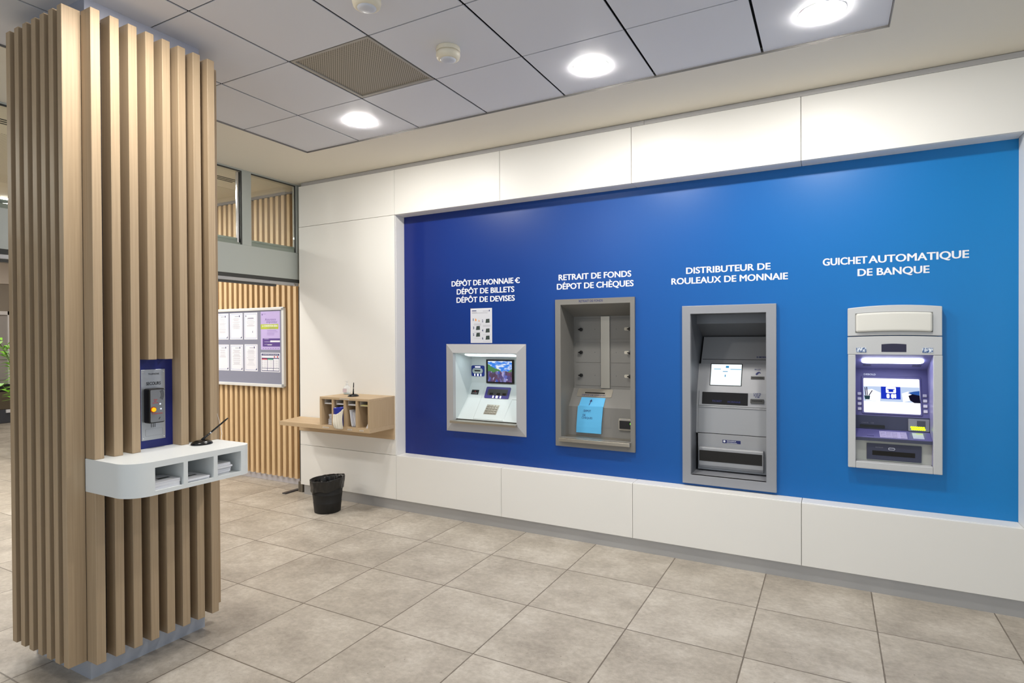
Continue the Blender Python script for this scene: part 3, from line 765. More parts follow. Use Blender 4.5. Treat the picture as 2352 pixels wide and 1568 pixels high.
# ---- machine 2: cash withdrawal lockers ---------------------------------------
k2 = thing('withdrawal_locker', 'tall grey open locker machine with black keys and blue paper, second machine', 'cash machine', (-1.637, BL, .712))
FY = BL-.020
front_frame(MB(), -1.9705, -1.3085, .7135, 1.9015, -1.9225, -1.3445, .789, 1.8575, FY, FY, BL+.012).build('frame', m_m2, k2, bev=.0015, seg=1)
n = MB(); add_text(n, 'RETRAIT DE FONDS', (-1.762, FY, 1.874), XD, ZD, .200, .0165, .015, .0006); n.build('lettering', m_ink, k2)
prof = [(FY+.01, 1.8575), (4.650, 1.770), (4.648, 1.1655), (4.5316, 1.0226), (4.5225, .786), (FY+.01, .786)]
cheeks(-1.9235, -1.3440, prof, m_m2, k2)
rr = Slope(prof[0], prof[1]); mb = MB(); mb.hexa([(-1.9235, *prof[0]), (-1.344, *prof[0]), (-1.344, *prof[1]), (-1.9235, *prof[1])], [(-1.9235, prof[0][0], prof[0][1]+.006), (-1.344, prof[0][0], prof[0][1]+.006), (-1.344, prof[1][0], prof[1][1]+.006), (-1.9235, prof[1][0], prof[1][1]+.006)]); mb.build('roof', m_m2, k2)
MB().box(-1.9235, -1.344, 4.650, 4.656, 1.160, 1.775).build('back_panel', m_m2, k2)
knob_m = m_black
for side, xa, xb, kx in ((0, -1.910, -1.682, -1.8545), (1, -1.597, -1.350, -1.430)):
    for i, (za, zb, kz) in enumerate(((1.578, 1.752, 1.6605), (1.383, 1.552, 1.4675), (1.189, 1.363, 1.274))):
        d = MB().extr([(x, 4.650, z) for x, z in rrect(xa, xb, za, zb, .010, 3)], (0, -.003, 0)).build('locker_door', m_m2, k2, bev=.001, seg=1)
        kb = MB().cyl((kx, 4.647, kz), YD, .0001, .0001, 8)
        kb = MB().cyl((kx, 4.647, kz), (0, -1, 0), .015, .012, 24).hexa([(kx-.022, 4.636, kz-.004), (kx+.010, 4.636, kz-.012), (kx+.010, 4.618, kz-.011), (kx-.022, 4.622, kz-.003)], [(kx-.022, 4.636, kz+.004), (kx+.010, 4.636, kz+.012), (kx+.010, 4.618, kz+.011), (kx-.022, 4.622, kz+.003)])
        kb.build('key_knob', m_black, d, bev=.003)
        px_ = -1.733 if not side else -1.5475
        MB().cyl((px_, 4.6472, kz+.001), (0, -1, 0), .0022, .0012, 10).build('peephole', m_dkwin, d)
        if side:
            q = kx-.028
            MB().extr([(x, 4.647, z) for x, z in rrect(q-.022, q+.020, kz-.012, kz+.014, .010)], (0, -.0012, 0)).build('lock_plate', mat('worn_plate', (196, 190, 176), .5), d)
MB().box(-1.679, -1.602, 4.639, 4.650, 1.171, 1.768).build('steel_strip', m_steel, k2, bev=.001)
up2 = Slope((4.648, 1.1655), (4.5316, 1.0226)); lo2 = Slope((4.5316, 1.0226), (4.5225, .786))
mb = MB(); up2.box(mb, -1.9235, -1.344, 0, up2.L, -.006, 0); lo2.box(mb, -1.9235, -1.344, 0, lo2.L, -.006, 0)
lo2.box(mb, -1.884, -1.556, .060, .162, 0, .0015); con = mb.build('console', m_m2, k2)
mb = MB(); up2.rbox(mb, -1.878, -1.573, .006, .086, 0, .003, .010); pl = mb.build('cheque_slot', m_steel, k2)
mb = MB(); up2.box(mb, -1.810, -1.636, .042, .053, .003, .0036); mb.build('slot_mouth', m_dkwin, pl)
n = MB(); up2.text(n, 'DEPOT DE CHEQUES', -1.832, .076, .205, .0125, .015, .0036); n.build('slot_lettering', m_ink, pl)
mb = MB().box(-1.4867, -1.346, 4.512, 4.530, .852, .945); cr = mb.build('card_reader', mat('reader_pale', (172, 166, 154), .5), k2, bev=.006)
mb = MB().box(-1.478, -1.346, 4.508, 4.513, .866, .930); mb.build('reader_mouth', m_dkwin, cr)
n = MB(); add_text(n, 'CARTE', (-1.468, 4.5118, .9345), XD, ZD, .06, .009, .01, .0004); n.build('reader_lettering', m_inkgrey, cr)
MB().box(-1.392, -1.384, 4.507, 4.509, .902, .916).build('green_light', mat('green_light', (120, 220, 60), .4, emit=(120, 230, 60), estr=.8), cr)
MB().box(-1.928, -1.340, FY-.036, 4.5225, .758, .7865).build('steel_ledge', m_steel, k2, bev=.003)
# blue paper stuck over the console
pm = mat('blue_paper', (96, 186, 236), .6)
mb = MB()
chain = [up2.p(0, .094, .003), up2.p(0, up2.L-.008, .004), up2.p(0, up2.L+.004, .012), Vector((0, 4.515, .966)), Vector((0, 4.508, .905)), Vector((0, 4.504, .858)), Vector((0, 4.503, .812))]
xl_ = [-1.828, -1.832, -1.836, -1.840, -1.842, -1.844, -1.845]; xr_ = [-1.619, -1.619, -1.618, -1.622, -1.626, -1.628, -1.629]
top = []
for p, a, b_ in zip(chain, xl_, xr_): top += [Vector((a, p.y, p.z)), Vector((b_, p.y, p.z))]
nrm = Vector((0, -.0012, .0005))
n_ = len(top); fs = []
for i in range(len(chain)-1): fs += [(2*i, 2*i+1, 2*i+3, 2*i+2), (n_+2*i+2, n_+2*i+3, n_+2*i+1, n_+2*i), (2*i, 2*i+2, n_+2*i+2, n_+2*i), (2*i+1, n_+2*i+1, n_+2*i+3, 2*i+3)]
fs += [(0, n_, n_+1, 1), (n_-2, n_-1, 2*n_-1, 2*n_-2)]
mb.add([p for p in top]+[p+nrm for p in top], fs)
paper = tag(mb.build('paper_notice', pm), 'light blue paper with arrow, folded over the console of the grey locker machine', 'paper notice')
def on_p(t, x, lo_=False): return up2.p(x, t, .006)
n = MB(); a0 = up2.p(-1.745, .172, .0062); a1 = up2.p(-1.737, .135, .0062); a2 = up2.p(-1.735, .112, .0062)
sd = up2.d; xd = Vector((1, 0, 0))
def strip(p, q, w1_, w2_): n.add([p-xd*w1_, p+xd*w1_, q+xd*w2_, q-xd*w2_], [(0, 1, 2, 3)])
strip(a0, a1, .003, .003); strip(a1, a2, .012, .0005)
s3 = Slope((4.515, .966), (4.504, .858))
n.build('arrow', m_ink, paper)
n = MB()
s4 = Slope((4.5316-.012, 1.020), (4.515, .966))
s4.text(n, 'DEPOT', -1.782, .036, .062, .016, .0, .004); s4.text(n, 'DE', -1.789, .072, .024, .016, .0, .006)
s3.text(n, 'CHEQUES', -1.799, .040, .092, .016, .0, .0025)
n.build('handwriting', m_ink, paper)

# ---- machine 3: coin roll dispenser ---------------------------------------
k3 = thing('roll_dispenser', 'tall silver grey coin roll dispenser with white screen and drawer, third machine', 'cash machine', (-.640, BL, .528))
FY = BL-.026
front_frame(MB(), -.953, -.323, .5285, 1.819, -.8935, -.3878, .5925, 1.7600, FY, FY, BL+.012).build('frame', m_m3, k3, bev=.0025)
prof = [(4.813, 1.593), (4.681, 1.387), (4.600, 1.1845), (4.574, 1.0745), (4.558, .872), (4.5545, .5925)]
cheeks(-.8940, -.3873, [(FY+.01, 1.760), (4.86, 1.760), (4.86, .5925), (FY+.01, .5925)], mat('roll_side', (120, 124, 132), .4, .4), k3)
vz = MB().extr([(-.894, 4.60, 1.7625), (-.894, 4.60, 1.6925), (-.894, 4.84, 1.590), (-.894, 4.86, 1.60), (-.894, 4.86, 1.7625)], (.5067, 0, 0))
vz.extr([(-.894, FY+.01, 1.760), (-.894, 4.60, 1.760), (-.894, 4.60, 1.766), (-.894, FY+.01, 1.766)], (.5067, 0, 0))
vz.build('visor', mat('visor_grey', (112, 114, 118), .4, .3), k3)
MB().box(-.894, -.3873, FY+.01, 4.62, .585, .5925).build('sill_plate', m_m3, k3)
A, Bs, Cs, Ds, Es = [Slope(a, b) for a, b in zip(prof[:-1], prof[1:])]
bd = MB()
for s_ in (A, Bs, Cs, Ds): s_.box(bd, -.880, -.3873, 0, s_.L, -.012, 0)
bd.box(-.880, -.3873, 4.840, 4.852, .5925, 1.60)
bo = bd.build('body', m_m3i, k3)
def y_at(z):
    for a, b in zip(prof[:-1], prof[1:]):
        if b[1] <= z <= a[1]: return a[0]+(z-a[1])/(b[1]-a[1])*(b[0]-a[0])
def s_of(sl, z, P): return (P[0][1]-z)/(P[0][1]-P[1][1])*sl.L
PA, PB, PC, PD = [(a, b) for a, b in zip(prof[:4], prof[1:5])]
# seam above the screen field
mb = MB(); t0 = s_of(A, 1.4205, PA); A.box(mb, -.872, -.3873, t0-.0018, t0+.0018, 0, .0006); mb.box(-.8805, -.3873, 4.5575, 4.5600, .8710, .8755); mb.build('seam', m_dkwin, k3)
n = MB(); t0 = s_of(A, 1.4345, PA); A.text(n, 'HESS i', -.482, t0, .080, .0125, .03, .001); n.build('lettering', m_ink, k3)
# left flange
fl = MB()
fl.extr([(-.8935, y, z) for y, z in prof[1:5]]+[(-.8935, 4.66, .872), (-.8935, 4.70, 1.387)], (.016, 0, 0)); fl.build('side_flange', m_m3i, k3)
# screen
t0, t1 = s_of(Bs, 1.3835, PB), s_of(Bs, 1.2305, PB)
mb = MB(); Bs.rbox(mb, -.806, -.577, t0-.006, t1+.005, 0, .0014, .004); sc3 = mb.build('screen', m_blackm, k3)
mb = MB(); Bs.box(mb, -.8, -.583, t0, t1, .0014, .0018); mb.build('display', emis('screen_white', (240, 252, 255), 1.15), sc3)
mb = MB(); L_ = t1-t0
Bs.box(mb, -.780, -.730, t0+L_*.22, t0+L_*.25, .0018, .0021); Bs.box(mb, -.662, -.585, t0+L_*.22, t0+L_*.25, .0018, .0021)
mb.build('display_bar', emis('screen_blue', (120, 190, 230), .9), sc3)
mb = MB(); Bs.box(mb, -.695, -.673, t0+L_*.07, t0+L_*.17, .0018, .0021); Bs.box(mb, -.700, -.693, t0+L_*.50, t0+L_*.60, .0018, .0021); Bs.box(mb, -.715, -.680, t0+L_*.33, t0+L_*.36, .0018, .0021)
mb.build('display_mark', emis('screen_mark', (70, 160, 215), .8), sc3)
# bill slot with its sign
n = MB(); tb = s_of(Bs, 1.3455, PB); Bs.text(n, 'BILLET', -.492, tb, .044, .009, .02, .001)
hp = [(-.486, .030), (-.474, .016), (-.462, .012), (-.448, .020), (-.452, .026), (-.462, .022), (-.468, .032), (-.478, .040)]
n.add([Bs.p(x, tb+t, .001) for x, t in hp], [tuple(range(8))]); n.build('lettering', m_ink, k3)
ts = s_of(Bs, 1.300, PB); mb = MB(); Bs.rbox(mb, -.516, -.423, ts, ts+.022, 0, .004, .003); b3 = mb.build('bill_slot', mat('slot_frame', (70, 70, 68), .4), k3)
mb = MB(); Bs.box(mb, -.508, -.431, ts+.009, ts+.014, .004, .0045); mb.build('slot_mouth', m_dkwin, b3)
# middle panel with dark window
L_ = Cs.L
mb = MB(); Cs.box(mb, -.878, -.3873, .002, L_-.002, 0, .006); Ds.box(mb, -.878, -.3873, 0, .010, 0, .006)
mp_ = mb.build('middle_panel', m_m3i, k3, bev=.003)
mb = MB(); Cs.rbox(mb, -.853, -.530, .008, L_-.014, .006, .0075, .003); mb.build('dark_window', m_dkwin, mp_)
n = MB(); Cs.text(n, 'TICKET', -.780, L_*.72, .07, .014, .02, .0085); Cs.text(n, 'MONNAIE', -.670, L_*.74, .09, .014, .02, .0085); n.build('window_lettering', mat('dim_blue', (26, 30, 90), .4), mp_)
n = MB(); Cs.text(n, 'CARTE', -.494, .014, .052, .010, .02, .0072); Cs.text(n, 'BLEUE', -.491, .026, .045, .009, .02, .0072); Cs.text(n, 'CB', -.482, .038, .03, .009, .02, .0072); n.build('panel_lettering', m_ink, mp_)
mb = MB(); Cs.rbox(mb, -.512, -.4215, L_*.43, L_*.43+.031, .006, .016, .004); cdr = mb.build('card_slot', mat('slot_frame', (70, 70, 68), .4), k3)
mb = MB(); Cs.box(mb, -.502, -.432, L_*.43+.011, L_*.43+.016, .016, .0166); mb.build('slot_mouth', m_black, cdr)
# lower panel and drawer
mb = MB(); mb.box(-.880, -.3873, 4.5545, 4.570, .5995, .8705); lowp = mb.build('lower_panel', m_m3i, k3, bev=.002)
lb = MB().box(-.703, -.577, 4.5530, 4.5545, .8085, .832).build('label_plate', mat('label_navy', (24, 34, 100), .4), lowp)
n = MB(); add_text(n, 'ROULEAUX', (-.670, 4.5530, .8205), XD, ZD, .062, .008, .02, .0005)
n.cyl((-.690, 4.5530, .8215), (0, -1, 0), .008, .0006, 18); n.add([(-.672, 4.5525, .8135), (-.606, 4.5525, .8135), (-.600, 4.5525, .8110), (-.672, 4.5525, .8110)], [(0, 1, 2, 3)]); n.build('label_lettering', m_letters, lb)
dw = MB().extr([(-.866, 4.5545, .7745), (-.866, 4.520, .773), (-.866, 4.516, .765), (-.866, 4.516, .640), (-.866, 4.528, .620), (-.866, 4.5545, .612)], (.446, 0, 0)).build('drawer', m_m3i, k3, bev=.002)
MB().box(-.8625, -.4285, 4.5145, 4.5165, .671, .750).build('drawer_window', m_dkwin, dw)

# ---- machine 4: cash dispenser ---------------------------------------------
k4 = thing('cash_dispenser', 'pale grey cash dispenser with curved top, violet keypad and lit screen, last machine', 'cash machine', (.348, BL, .753))
m_k4 = mat('dispenser_grey', (198, 200, 202), .42)
m_k4v = mat('dispenser_violet', (92, 90, 140), .4)
m_k4d = mat('dispenser_slate', (62, 66, 88), .42)
m_k4b = mat('dispenser_beige', (188, 190, 182), .45)
FY = BL-.050
xa, xb = .0975, .592
def arc_z(x, z, sag): 
    u = (x-(xa+xb)/2)/((xb-xa)/2); return z+sag*(1-u*u)
def arc_y(x, d=.014):
    u = (x-(xa+xb)/2)/((xb-xa)/2); return FY-d*(1-u*u)
def arch_slab(mb, x0, x1, zb, zt, sb, st, d0, d1, n=20, yb=None):
    """slab with arched lower and upper edges and a face bowed towards the room"""
    v = []
    for i in range(n+1):
        x = x0+(x1-x0)*i/n
        a, b_ = arc_z(x, zb, sb), arc_z(x, zt, st); yf = arc_y(x, d0)-d1
        yk = BL if yb is None else yb
        v += [(x, yf, a), (x, yf, b_), (x, yk, b_), (x, yk, a)]
    fs = [(0, 1, 2, 3), (4*n+3, 4*n+2, 4*n+1, 4*n)]
    for i in range(n):
        for k in range(4): fs.append((4*i+k, 4*i+(k+1) % 4, 4*i+4+(k+1) % 4, 4*i+4+k))
    return mb.add(v, fs)
hd = MB(); arch_slab(hd, xa, xb, 1.5935, 1.772, .006, .015, .004, 0); hd = hd.build('header', m_k4, k4, bev=.004)
g = MB(); arch_slab(g, .1395, .5455, 1.6125, 1.7345, .009, .012, .004, .0006, yb=FY+.02); g.build('recess_line', mat('line_grey', (120, 120, 116), .6), hd)
g = MB(); arch_slab(g, .1425, .5425, 1.6150, 1.7315, .009, .012, .006, .016, yb=FY+.02); g.build('sign_panel', mat('sign_white', (222, 221, 214), .4), hd, bev=.012, seg=3)
# upper fascia, uprights, sill
fa = MB(); arch_slab(fa, xa, xb, 1.4775, 1.588, 0, .006, .002, 0); fa = fa.build('fascia', m_k4, k4, bev=.002)
MB().extr([(x, arc_y(.35, .002)-.0006, z) for x, z in [(.281, 1.4945), (.4115, 1.4945)]+[(.4115-.1305*i/8, 1.5425+.004*math.sin(PI*i/8)) for i in range(9)]], (0, .004, 0)).build('camera_window', mat('window_violet', (30, 24, 56), .2), fa)
st_m = mat('hologram_sticker', (150, 160, 180), .25, .3)
mix_noise(st_m, (60, 90, 140), (235, 240, 245), (90, 1, 60), 1.0, 2, .4, .6)
for x0_, x1_ in ((.1445, .1995), (.4925, .5455)): MB().box(x0_, x1_, FY-.0035, FY-.0005, 1.4915, 1.521).build('hologram_sticker', st_m, fa)
for a_, b_ in ((xa+.002, .1415), (.5480, xb+.002)): MB().box(a_, b_, FY, BL, .7535, 1.4765).build('side_frame', m_k4, k4, bev=.004)
MB().box(.1418, .5477, FY, BL+.03, .7535, .796).build('bottom_frame', m_k4, k4, bev=.004)
pts = [(FY+.01, 1.478), (4.5925, 1.374), (4.4833, 1.0753), (4.4832, .9889), (4.375, .95), (4.375, .930), (4.386, .925), (4.40, .797), (FY+.01, .797)]
cheeks(.1418, .5478, pts, mat('cheek_violet', (150, 148, 190), .3), k4)
R4 = Slope((FY+.01, 1.478), (4.5925, 1.374)); R4.n = R4.n if R4.n.z < 0 else -R4.n
mb = MB(); R4.box(mb, .1418, .5478, 0, R4.L, -.006, 0); r4 = mb.build('roof', mat('roof_violet', (128, 128, 176), .4), k4)
mb = MB(); R4.rbox(mb, .178, .512, .066, .138, 0, .008, .030, k=6); mb.build('light_strip', emis('strip_violet', (222, 226, 255), 9.0), r4)
mb = MB()
for x0_ in (.190, .462):
    for k in range(8): R4.box(mb, x0_+.006*k, x0_+.006*k+.003, .176, .208, 0, .0012)
mb.build('vent_slots', m_k4d, r4)
S4 = Slope((4.5925, 1.374), (4.4833, 1.0753)); V4 = Slope((4.4833, 1.0753), (4.4832, .9889)); T4 = Slope((4.4832, .9889), (4.365, .952))
mb = MB(); S4.box(mb, .1418, .5478, 0, S4.L, -.006, 0); sp = mb.build('screen_panel', m_k4v, k4)
mb = MB(); S4.rbox(mb, .181, .512, .050, .308, 0, .006, .010); bz = mb.build('bezel', m_k4v, sp, bev=.003)
n = MB(); S4.text(n, 'DIEBOLD', .196, .044, .068, .0115, .035, .001); n.build('lettering', m_letters, sp)
mb = MB(); S4.rbox(mb, .193, .502, .066, .299, .006, .0068, .006); scr = mb.build('screen', emis('screen_white2', (250, 251, 255), 1.35), k4)
SP = [.0068]
def spic(name, quads, m):
    mb = MB(); SP[0] += .0005; n0 = SP[0]
    for q in quads:
        if len(q) == 4 and not isinstance(q[0], tuple): S4.box(mb, q[0], q[1], q[2], q[3], n0, n0+.0004)
        else: mb.extr([S4.p(x, t, n0) for x, t in q], S4.n*.0004)
    return mb.build(name, m, scr)
spic('photo_band', [(.194, .501, .122, .222)], emis('scr_pale', (196, 214, 244), 1.0))
spic('photo_light', [[(.2, .150), (.24, .140), (.29, .165), (.285, .222), (.205, .218)]], emis('scr_white', (248, 250, 255), 1.2))
spic('photo_light', [[(.405, .165), (.44, .150), (.47, .175), (.455, .21), (.41, .222)]], emis('scr_white', (248, 250, 255), 1.2))
spic('blue_field', [(.291, .398, .122, .205)], emis('scr_blue', (36, 62, 214), .8))
spic('blue_patch', [[(.437, .160), (.470, .150), (.500, .145), (.500, .19)]], emis('scr_blue2', (60, 110, 200), .7))
spic('machine_icon', [[(x, t+.0004) for x, t in rrect(.318, .374, .123, .165, .006)], [(x, t) for x, t in rrect(.321, .338, .170, .200, .008)], [(x, t) for x, t in rrect(.346, .363, .170, .200, .008)], [(x, t) for x, t in rrect(.364, .374, .170, .198, .003)]], emis('scr_white', (248, 250, 255), 1.2))
mb = MB(); mb.extr([S4.p(x, t, SP[0]+.0006) for x, t in ((.326, .138), (.366, .138), (.366, .143), (.359, .143), (.359, .158), (.333, .158), (.333, .143), (.326, .143))], S4.n*.0004); mb.build('icon_slot', emis('scr_blue', (36, 62, 214), .8), scr)
spic('pencil_pot', [[(.196, .187), (.230, .187), (.226, .213), (.201, .213)]], emis('scr_pot', (56, 86, 96), .6))
spic('pencils', [[(.203, .186), (.198, .130), (.203, .130), (.209, .186)], [(.212, .186), (.208, .128), (.214, .128), (.217, .186)], [(.220, .186), (.240, .150), (.245, .152), (.226, .186)]], emis('scr_pencil', (80, 76, 104), .6))
spic('dark_bag', [[(.440, .180), (.462, .168), (.500, .176), (.502, .226), (.470, .226), (.448, .210)]], emis('scr_dark', (34, 32, 58), .5))
m_fk = mat('function_key', (206, 204, 214), .4)
for side, xk in ((0, .158), (1, .517)):
    for i in range(4):
        t0 = .164+.0345*i
        mb = MB(); S4.rbox(mb, xk, xk+.022, t0, t0+.019, 0, .006, .003, k=3); mb.build('function_key', m_fk, sp, bev=.0015, seg=1)
mb = MB(); V4.box(mb, .1418, .5478, 0, V4.L, -.006, 0); vp = mb.build('slot_panel', m_k4d, k4)
mb = MB(); V4.rbox(mb, .170, .309, .060, .078, 0, .006, .004); cs_ = mb.build('card_slot', m_black, k4)
n = MB(); V4.text(n, 'CARTE', .180, .052, .038, .007, .01, .001); V4.text(n, 'CB', .232, .052, .016, .008, .01, .001); n.build('slot_lettering', mat('faint_grey', (118, 120, 136), .5), vp)
mb = MB(); V4.rbox(mb, .434, .546, .008, .086, 0, .010, .004); rc = mb.build('receipt_slot', mat('receipt_grey', (146, 148, 156), .35, .3), k4, bev=.002)
mb = MB(); V4.box(mb, .480, .524, .018, .062, .010, .0115); mb.build('receipt_mouth', mat('receipt_dark', (80, 82, 92), .4), rc)
mb = MB()
for r in range(2):
    for c_ in range(7): mb.cyl(V4.p(.451+.0108*c_+.004*r, .060+.0125*r, .009), V4.n, .0056, .004, 12)
mb.build('green_lights', emis('green_glow', (214, 255, 30), 2.4), rc)
# keyboard tray
mb = MB(); mb.hexa([T4.p(.1418, 0, -.012), T4.p(.5478, 0, -.012), Vector((.5478, 4.363, .930)), Vector((.1418, 4.363, .930))], [T4.p(.1418, 0, 0), T4.p(.5478, 0, 0), T4.p(.5478, T4.L, 0), T4.p(.1418, T4.L, 0)])
ty = mb.build('keyboard_tray', m_k4v, k4, bev=.003)
MB().box(.1425, .5470, 4.3615, 4.3655, .9285, .9475).build('tray_lip', m_k4d, ty)
m_key = mat('key_lilac', (176, 170, 206), .4)
mb = MB(); T4.box(mb, .276, .421, .030, .120, 0, .002); kb = mb.build('keypad', m_key, k4)
for r in range(4):
    for c_ in range(4):
        x0_ = .282+.0305*c_+(.014 if c_ == 3 else 0); w_ = .025 if c_ < 3 else .034
        mb = MB(); T4.box(mb, x0_, x0_+w_, .035+.0215*r, .035+.0215*r+.015, .002, .005); mb.build('key', m_key, kb, bev=.001, seg=1)
mb = MB(); T4.box(mb, .452, .509, .030, .110, 0, .0015); rp_ = mb.build('reader_pad', mat('pad_pale', (178, 184, 206), .3), k4)
mb = MB()
for c_ in range(4): T4.rbox(mb, .474+.0085*c_, .480+.0085*c_, .032, .046, .0015, .002, .002, k=2)
mb.build('green_reflection_marks', mat('pad_green', (190, 220, 80), .3), rp_)
mb = MB(); T4.rbox(mb, .206, .243, .086, .108, 0, .003, .003); mb.build('finger_rest', m_k4v, ty)
# cash drawer
MB().hexa([(.1418, 4.400, .797), (.5478, 4.400, .797), (.5478, 4.41, .797), (.1418, 4.41, .797)], [(.1418, 4.386, .9285), (.5478, 4.386, .9285), (.5478, 4.396, .9285), (.1418, 4.396, .9285)]).build('lower_panel', m_k4b, k4)
cd = MB().hexa([(.204, 4.390, .806), (.4945, 4.390, .806), (.4945, 4.401, .806), (.204, 4.401, .806)], [(.204, 4.378, .9105), (.4945, 4.378, .9105), (.4945, 4.390, .9105), (.204, 4.390, .9105)]).build('cash_drawer', m_k4d, k4, bev=.002)
MB().hexa([(.2345, 4.3855, .836), (.461, 4.3855, .836), (.461, 4.39, .836), (.2345, 4.39, .836)], [(.2345, 4.3822, .865), (.461, 4.3822, .865), (.461, 4.387, .865), (.2345, 4.387, .865)]).build('cash_slot', m_black, cd)
MB().extr([(x, 4.3805, z) for x, z in rrect(.320, .357, .8735, .8905, .0085)], (0, -.0015, 0)).build('light_ring', mat('ring_pale', (180, 184, 200), .3), cd, bev=.001)
MB().extr([(x, 4.379, z) for x, z in rrect(.324, .353, .8775, .8865, .0045)], (0, -.0006, 0)).build('light_slot', m_k4d, cd)
n = MB(); add_text(n, 'RETRAIT', (.252, 4.3795, .884), XD, ZD, .042, .0065, .01, .0006); n.build('drawer_lettering', mat('faint_grey', (118, 120, 136), .5), cd)

# ---- instruction sheet above machine 1 -----------------------------------------
ins = thing('instruction_sign', 'white laminated instruction sheet with six numbered steps above the first machine', 'sign', (-2.687, BL, 1.55))
MB().box(-2.796, -2.577, BL-.0025, BL-.0002, 1.550, 1.853).build('sheet', mat('laminated_sheet', (228, 229, 234), .25), ins)
MB().box(-2.788, -2.585, BL-.0032, BL-.0026, 1.558, 1.842).build('print_field', mat('sheet_grey', (214, 216, 224), .35), ins)
n = MB(); ys_ = BL-.0033
n.box(-2.780, -2.735, ys_-.0004, ys_, 1.8285, 1.8355); n.box(-2.606, -2.598, ys_-.0004, ys_, 1.824, 1.838)
for q, a, b_, z in (('1', -2.771, 0, 1.744), ('2', -2.678, 0, 1.732), ('3', -2.771, 0, 1.672), ('4', -2.678, 0, 1.649), ('5', -2.771, 0, 1.612), ('6', -2.678, 0, 1.580)): add_text(n, q, (a, ys_, z), XD, ZD, .006 if q == '1' else .013, .021, .02, .0006)
n.build('numerals', m_ink, ins)
n = MB(); rr_ = random.Random(3)
for z, w_ in ((1.8285, .06), (1.818, .05), (1.812, .16)): n.box((-2.780 if w_ != .06 else -2.668), (-2.780 if w_ != .06 else -2.668)+w_, ys_-.0003, ys_, z-.002, z+.001)
for a, z in ((-2.762, 1.718), (-2.668, 1.706), (-2.762, 1.645), (-2.668, 1.622), (-2.668, 1.566), (-2.762, 1.590)):
    for k in range(3 if z > 1.7 else 1): n.box(a, a+.075, ys_-.0003, ys_, z-.006*k-.0015, z-.006*k)
n.build('small_print', m_inkgrey, ins)
m_pic = mat('sheet_picture', (54, 66, 64), .5)
for a, z in ((-2.648, 1.724), (-2.746, 1.663), (-2.648, 1.640), (-2.746, 1.604), (-2.648, 1.578)):
    MB().add([(a+.006, ys_-.0005, z), (a+.048, ys_-.0005, z+.002), (a+.046, ys_-.0005, z+.036), (a+.012, ys_-.0005, z+.034)], [(0, 1, 2, 3)]).build('machine_picture', m_pic, ins)
n = MB(); n.add([(-2.750, ys_-.0005, 1.742), (-2.732, ys_-.0005, 1.744), (-2.736, ys_-.0005, 1.760), (-2.748, ys_-.0005, 1.766)], [(0, 1, 2, 3)]); n.add([(-2.714, ys_-.0005, 1.738), (-2.698, ys_-.0005, 1.738), (-2.712, ys_-.0005, 1.754)], [(0, 1, 2)])
n.build('orange_pictures', mat('sheet_orange', (232, 160, 92), .5), ins)
MB().box(-2.797, -2.780, BL-.0030, BL-.0024, 1.851, 1.860).build('clear_tape', glass('tape_clear'), ins)

# ================================================================== WOODEN WALL SHELF
wsf = thing('pigeonhole_shelf', 'wooden wall shelf with a box of four pigeonholes on the white wall', 'shelf', (-3.84, W, .66))
MB().box(-4.783, -3.5435, 4.232, W, .658, .7625).box(-4.140, -3.5435, 4.232, W, .7625, 1.062).build('back_plate', m_oak2, wsf, bev=.001, seg=1)
MB().extr([(-4.684, 3.902, .7625), (-3.5405, 3.902, .7625), (-3.5405, 4.232, .7625), (-4.770, 4.232, .7625)], (0, 0, .0385)).build('shelf_board', m_oak2, wsf, bev=.001, seg=1)
MB().box(-4.140, -3.5405, 3.902, 4.232, 1.0405, 1.062).build('box_top', m_oak2, wsf, bev=.001, seg=1)
m_oak2v = wood('oak_box_side', (180, 154, 120), (200, 175, 141), (110, 110, 3))
for nm, a, b in (('side_panel', -4.140, -4.1155), ('divider', -3.9917, -3.968), ('divider', -3.8466, -3.825), ('divider', -3.702, -3.680), ('side_panel', -3.5585, -3.5405)):
    MB().box(a, b, 3.902 if nm[0] == 's' else 3.904, 4.232, .801, 1.0405).build(nm, m_oak2v, wsf)
m_acr = mat('pale_acrylic', (206, 198, 186), .3)
cells = [(-4.1155, -3.9917), (-3.968, -3.8466), (-3.825, -3.702), (-3.680, -3.5585)]
for a, b in cells:
    MB().box(a+.018, b-.001, 3.925, 4.10, .9925, .9965).box(a+.014, a+.018, 3.925, 4.10, .9925, 1.036).build('leaflet_tray', m_acr, wsf)
lab = mat('label_strip', (214, 208, 198), .5)
lg = mat('label_text', (150, 142, 132), .6)
for i, (a, b, z) in enumerate(((-4.1035, -4.0275, .7815), (-3.944, -3.888, .7815), (-3.798, -3.745, .7815), (-3.655, -3.608, .7815), (-3.888, -3.776, 1.0515))):
    l_ = MB().box(a, b, 3.9008, 3.902, z-.005, z+.005).build('label_strip', lab, wsf)
    MB().box(a+.006, b-.006, 3.9004, 3.9009, z-.0014, z+.0014).build('label_text', lg, l_)
lt = ['pale leaflet on the small tray of the first wooden pigeonhole', 'pale leaflet on the small tray over the blue bag', 'pale leaflet on the small tray of the third wooden pigeonhole', 'yellowish leaflet on the small tray of the last wooden pigeonhole']
for i, (a, b) in enumerate(cells):
    mb = MB().box(a+.022, b-.003, 3.918, 4.07, .997, 1.001+.002*(i > 0)).box(a+.03, b-.008, 3.92, 4.05, 1.0012+.002*(i > 0), 1.005+.002*(i > 0))
    tag(mb.build('leaflet', mat('leaflet_yellow', (224, 212, 150), .7) if i == 3 else m_paper), lt[i], 'leaflet', 'leaflets on the small trays')
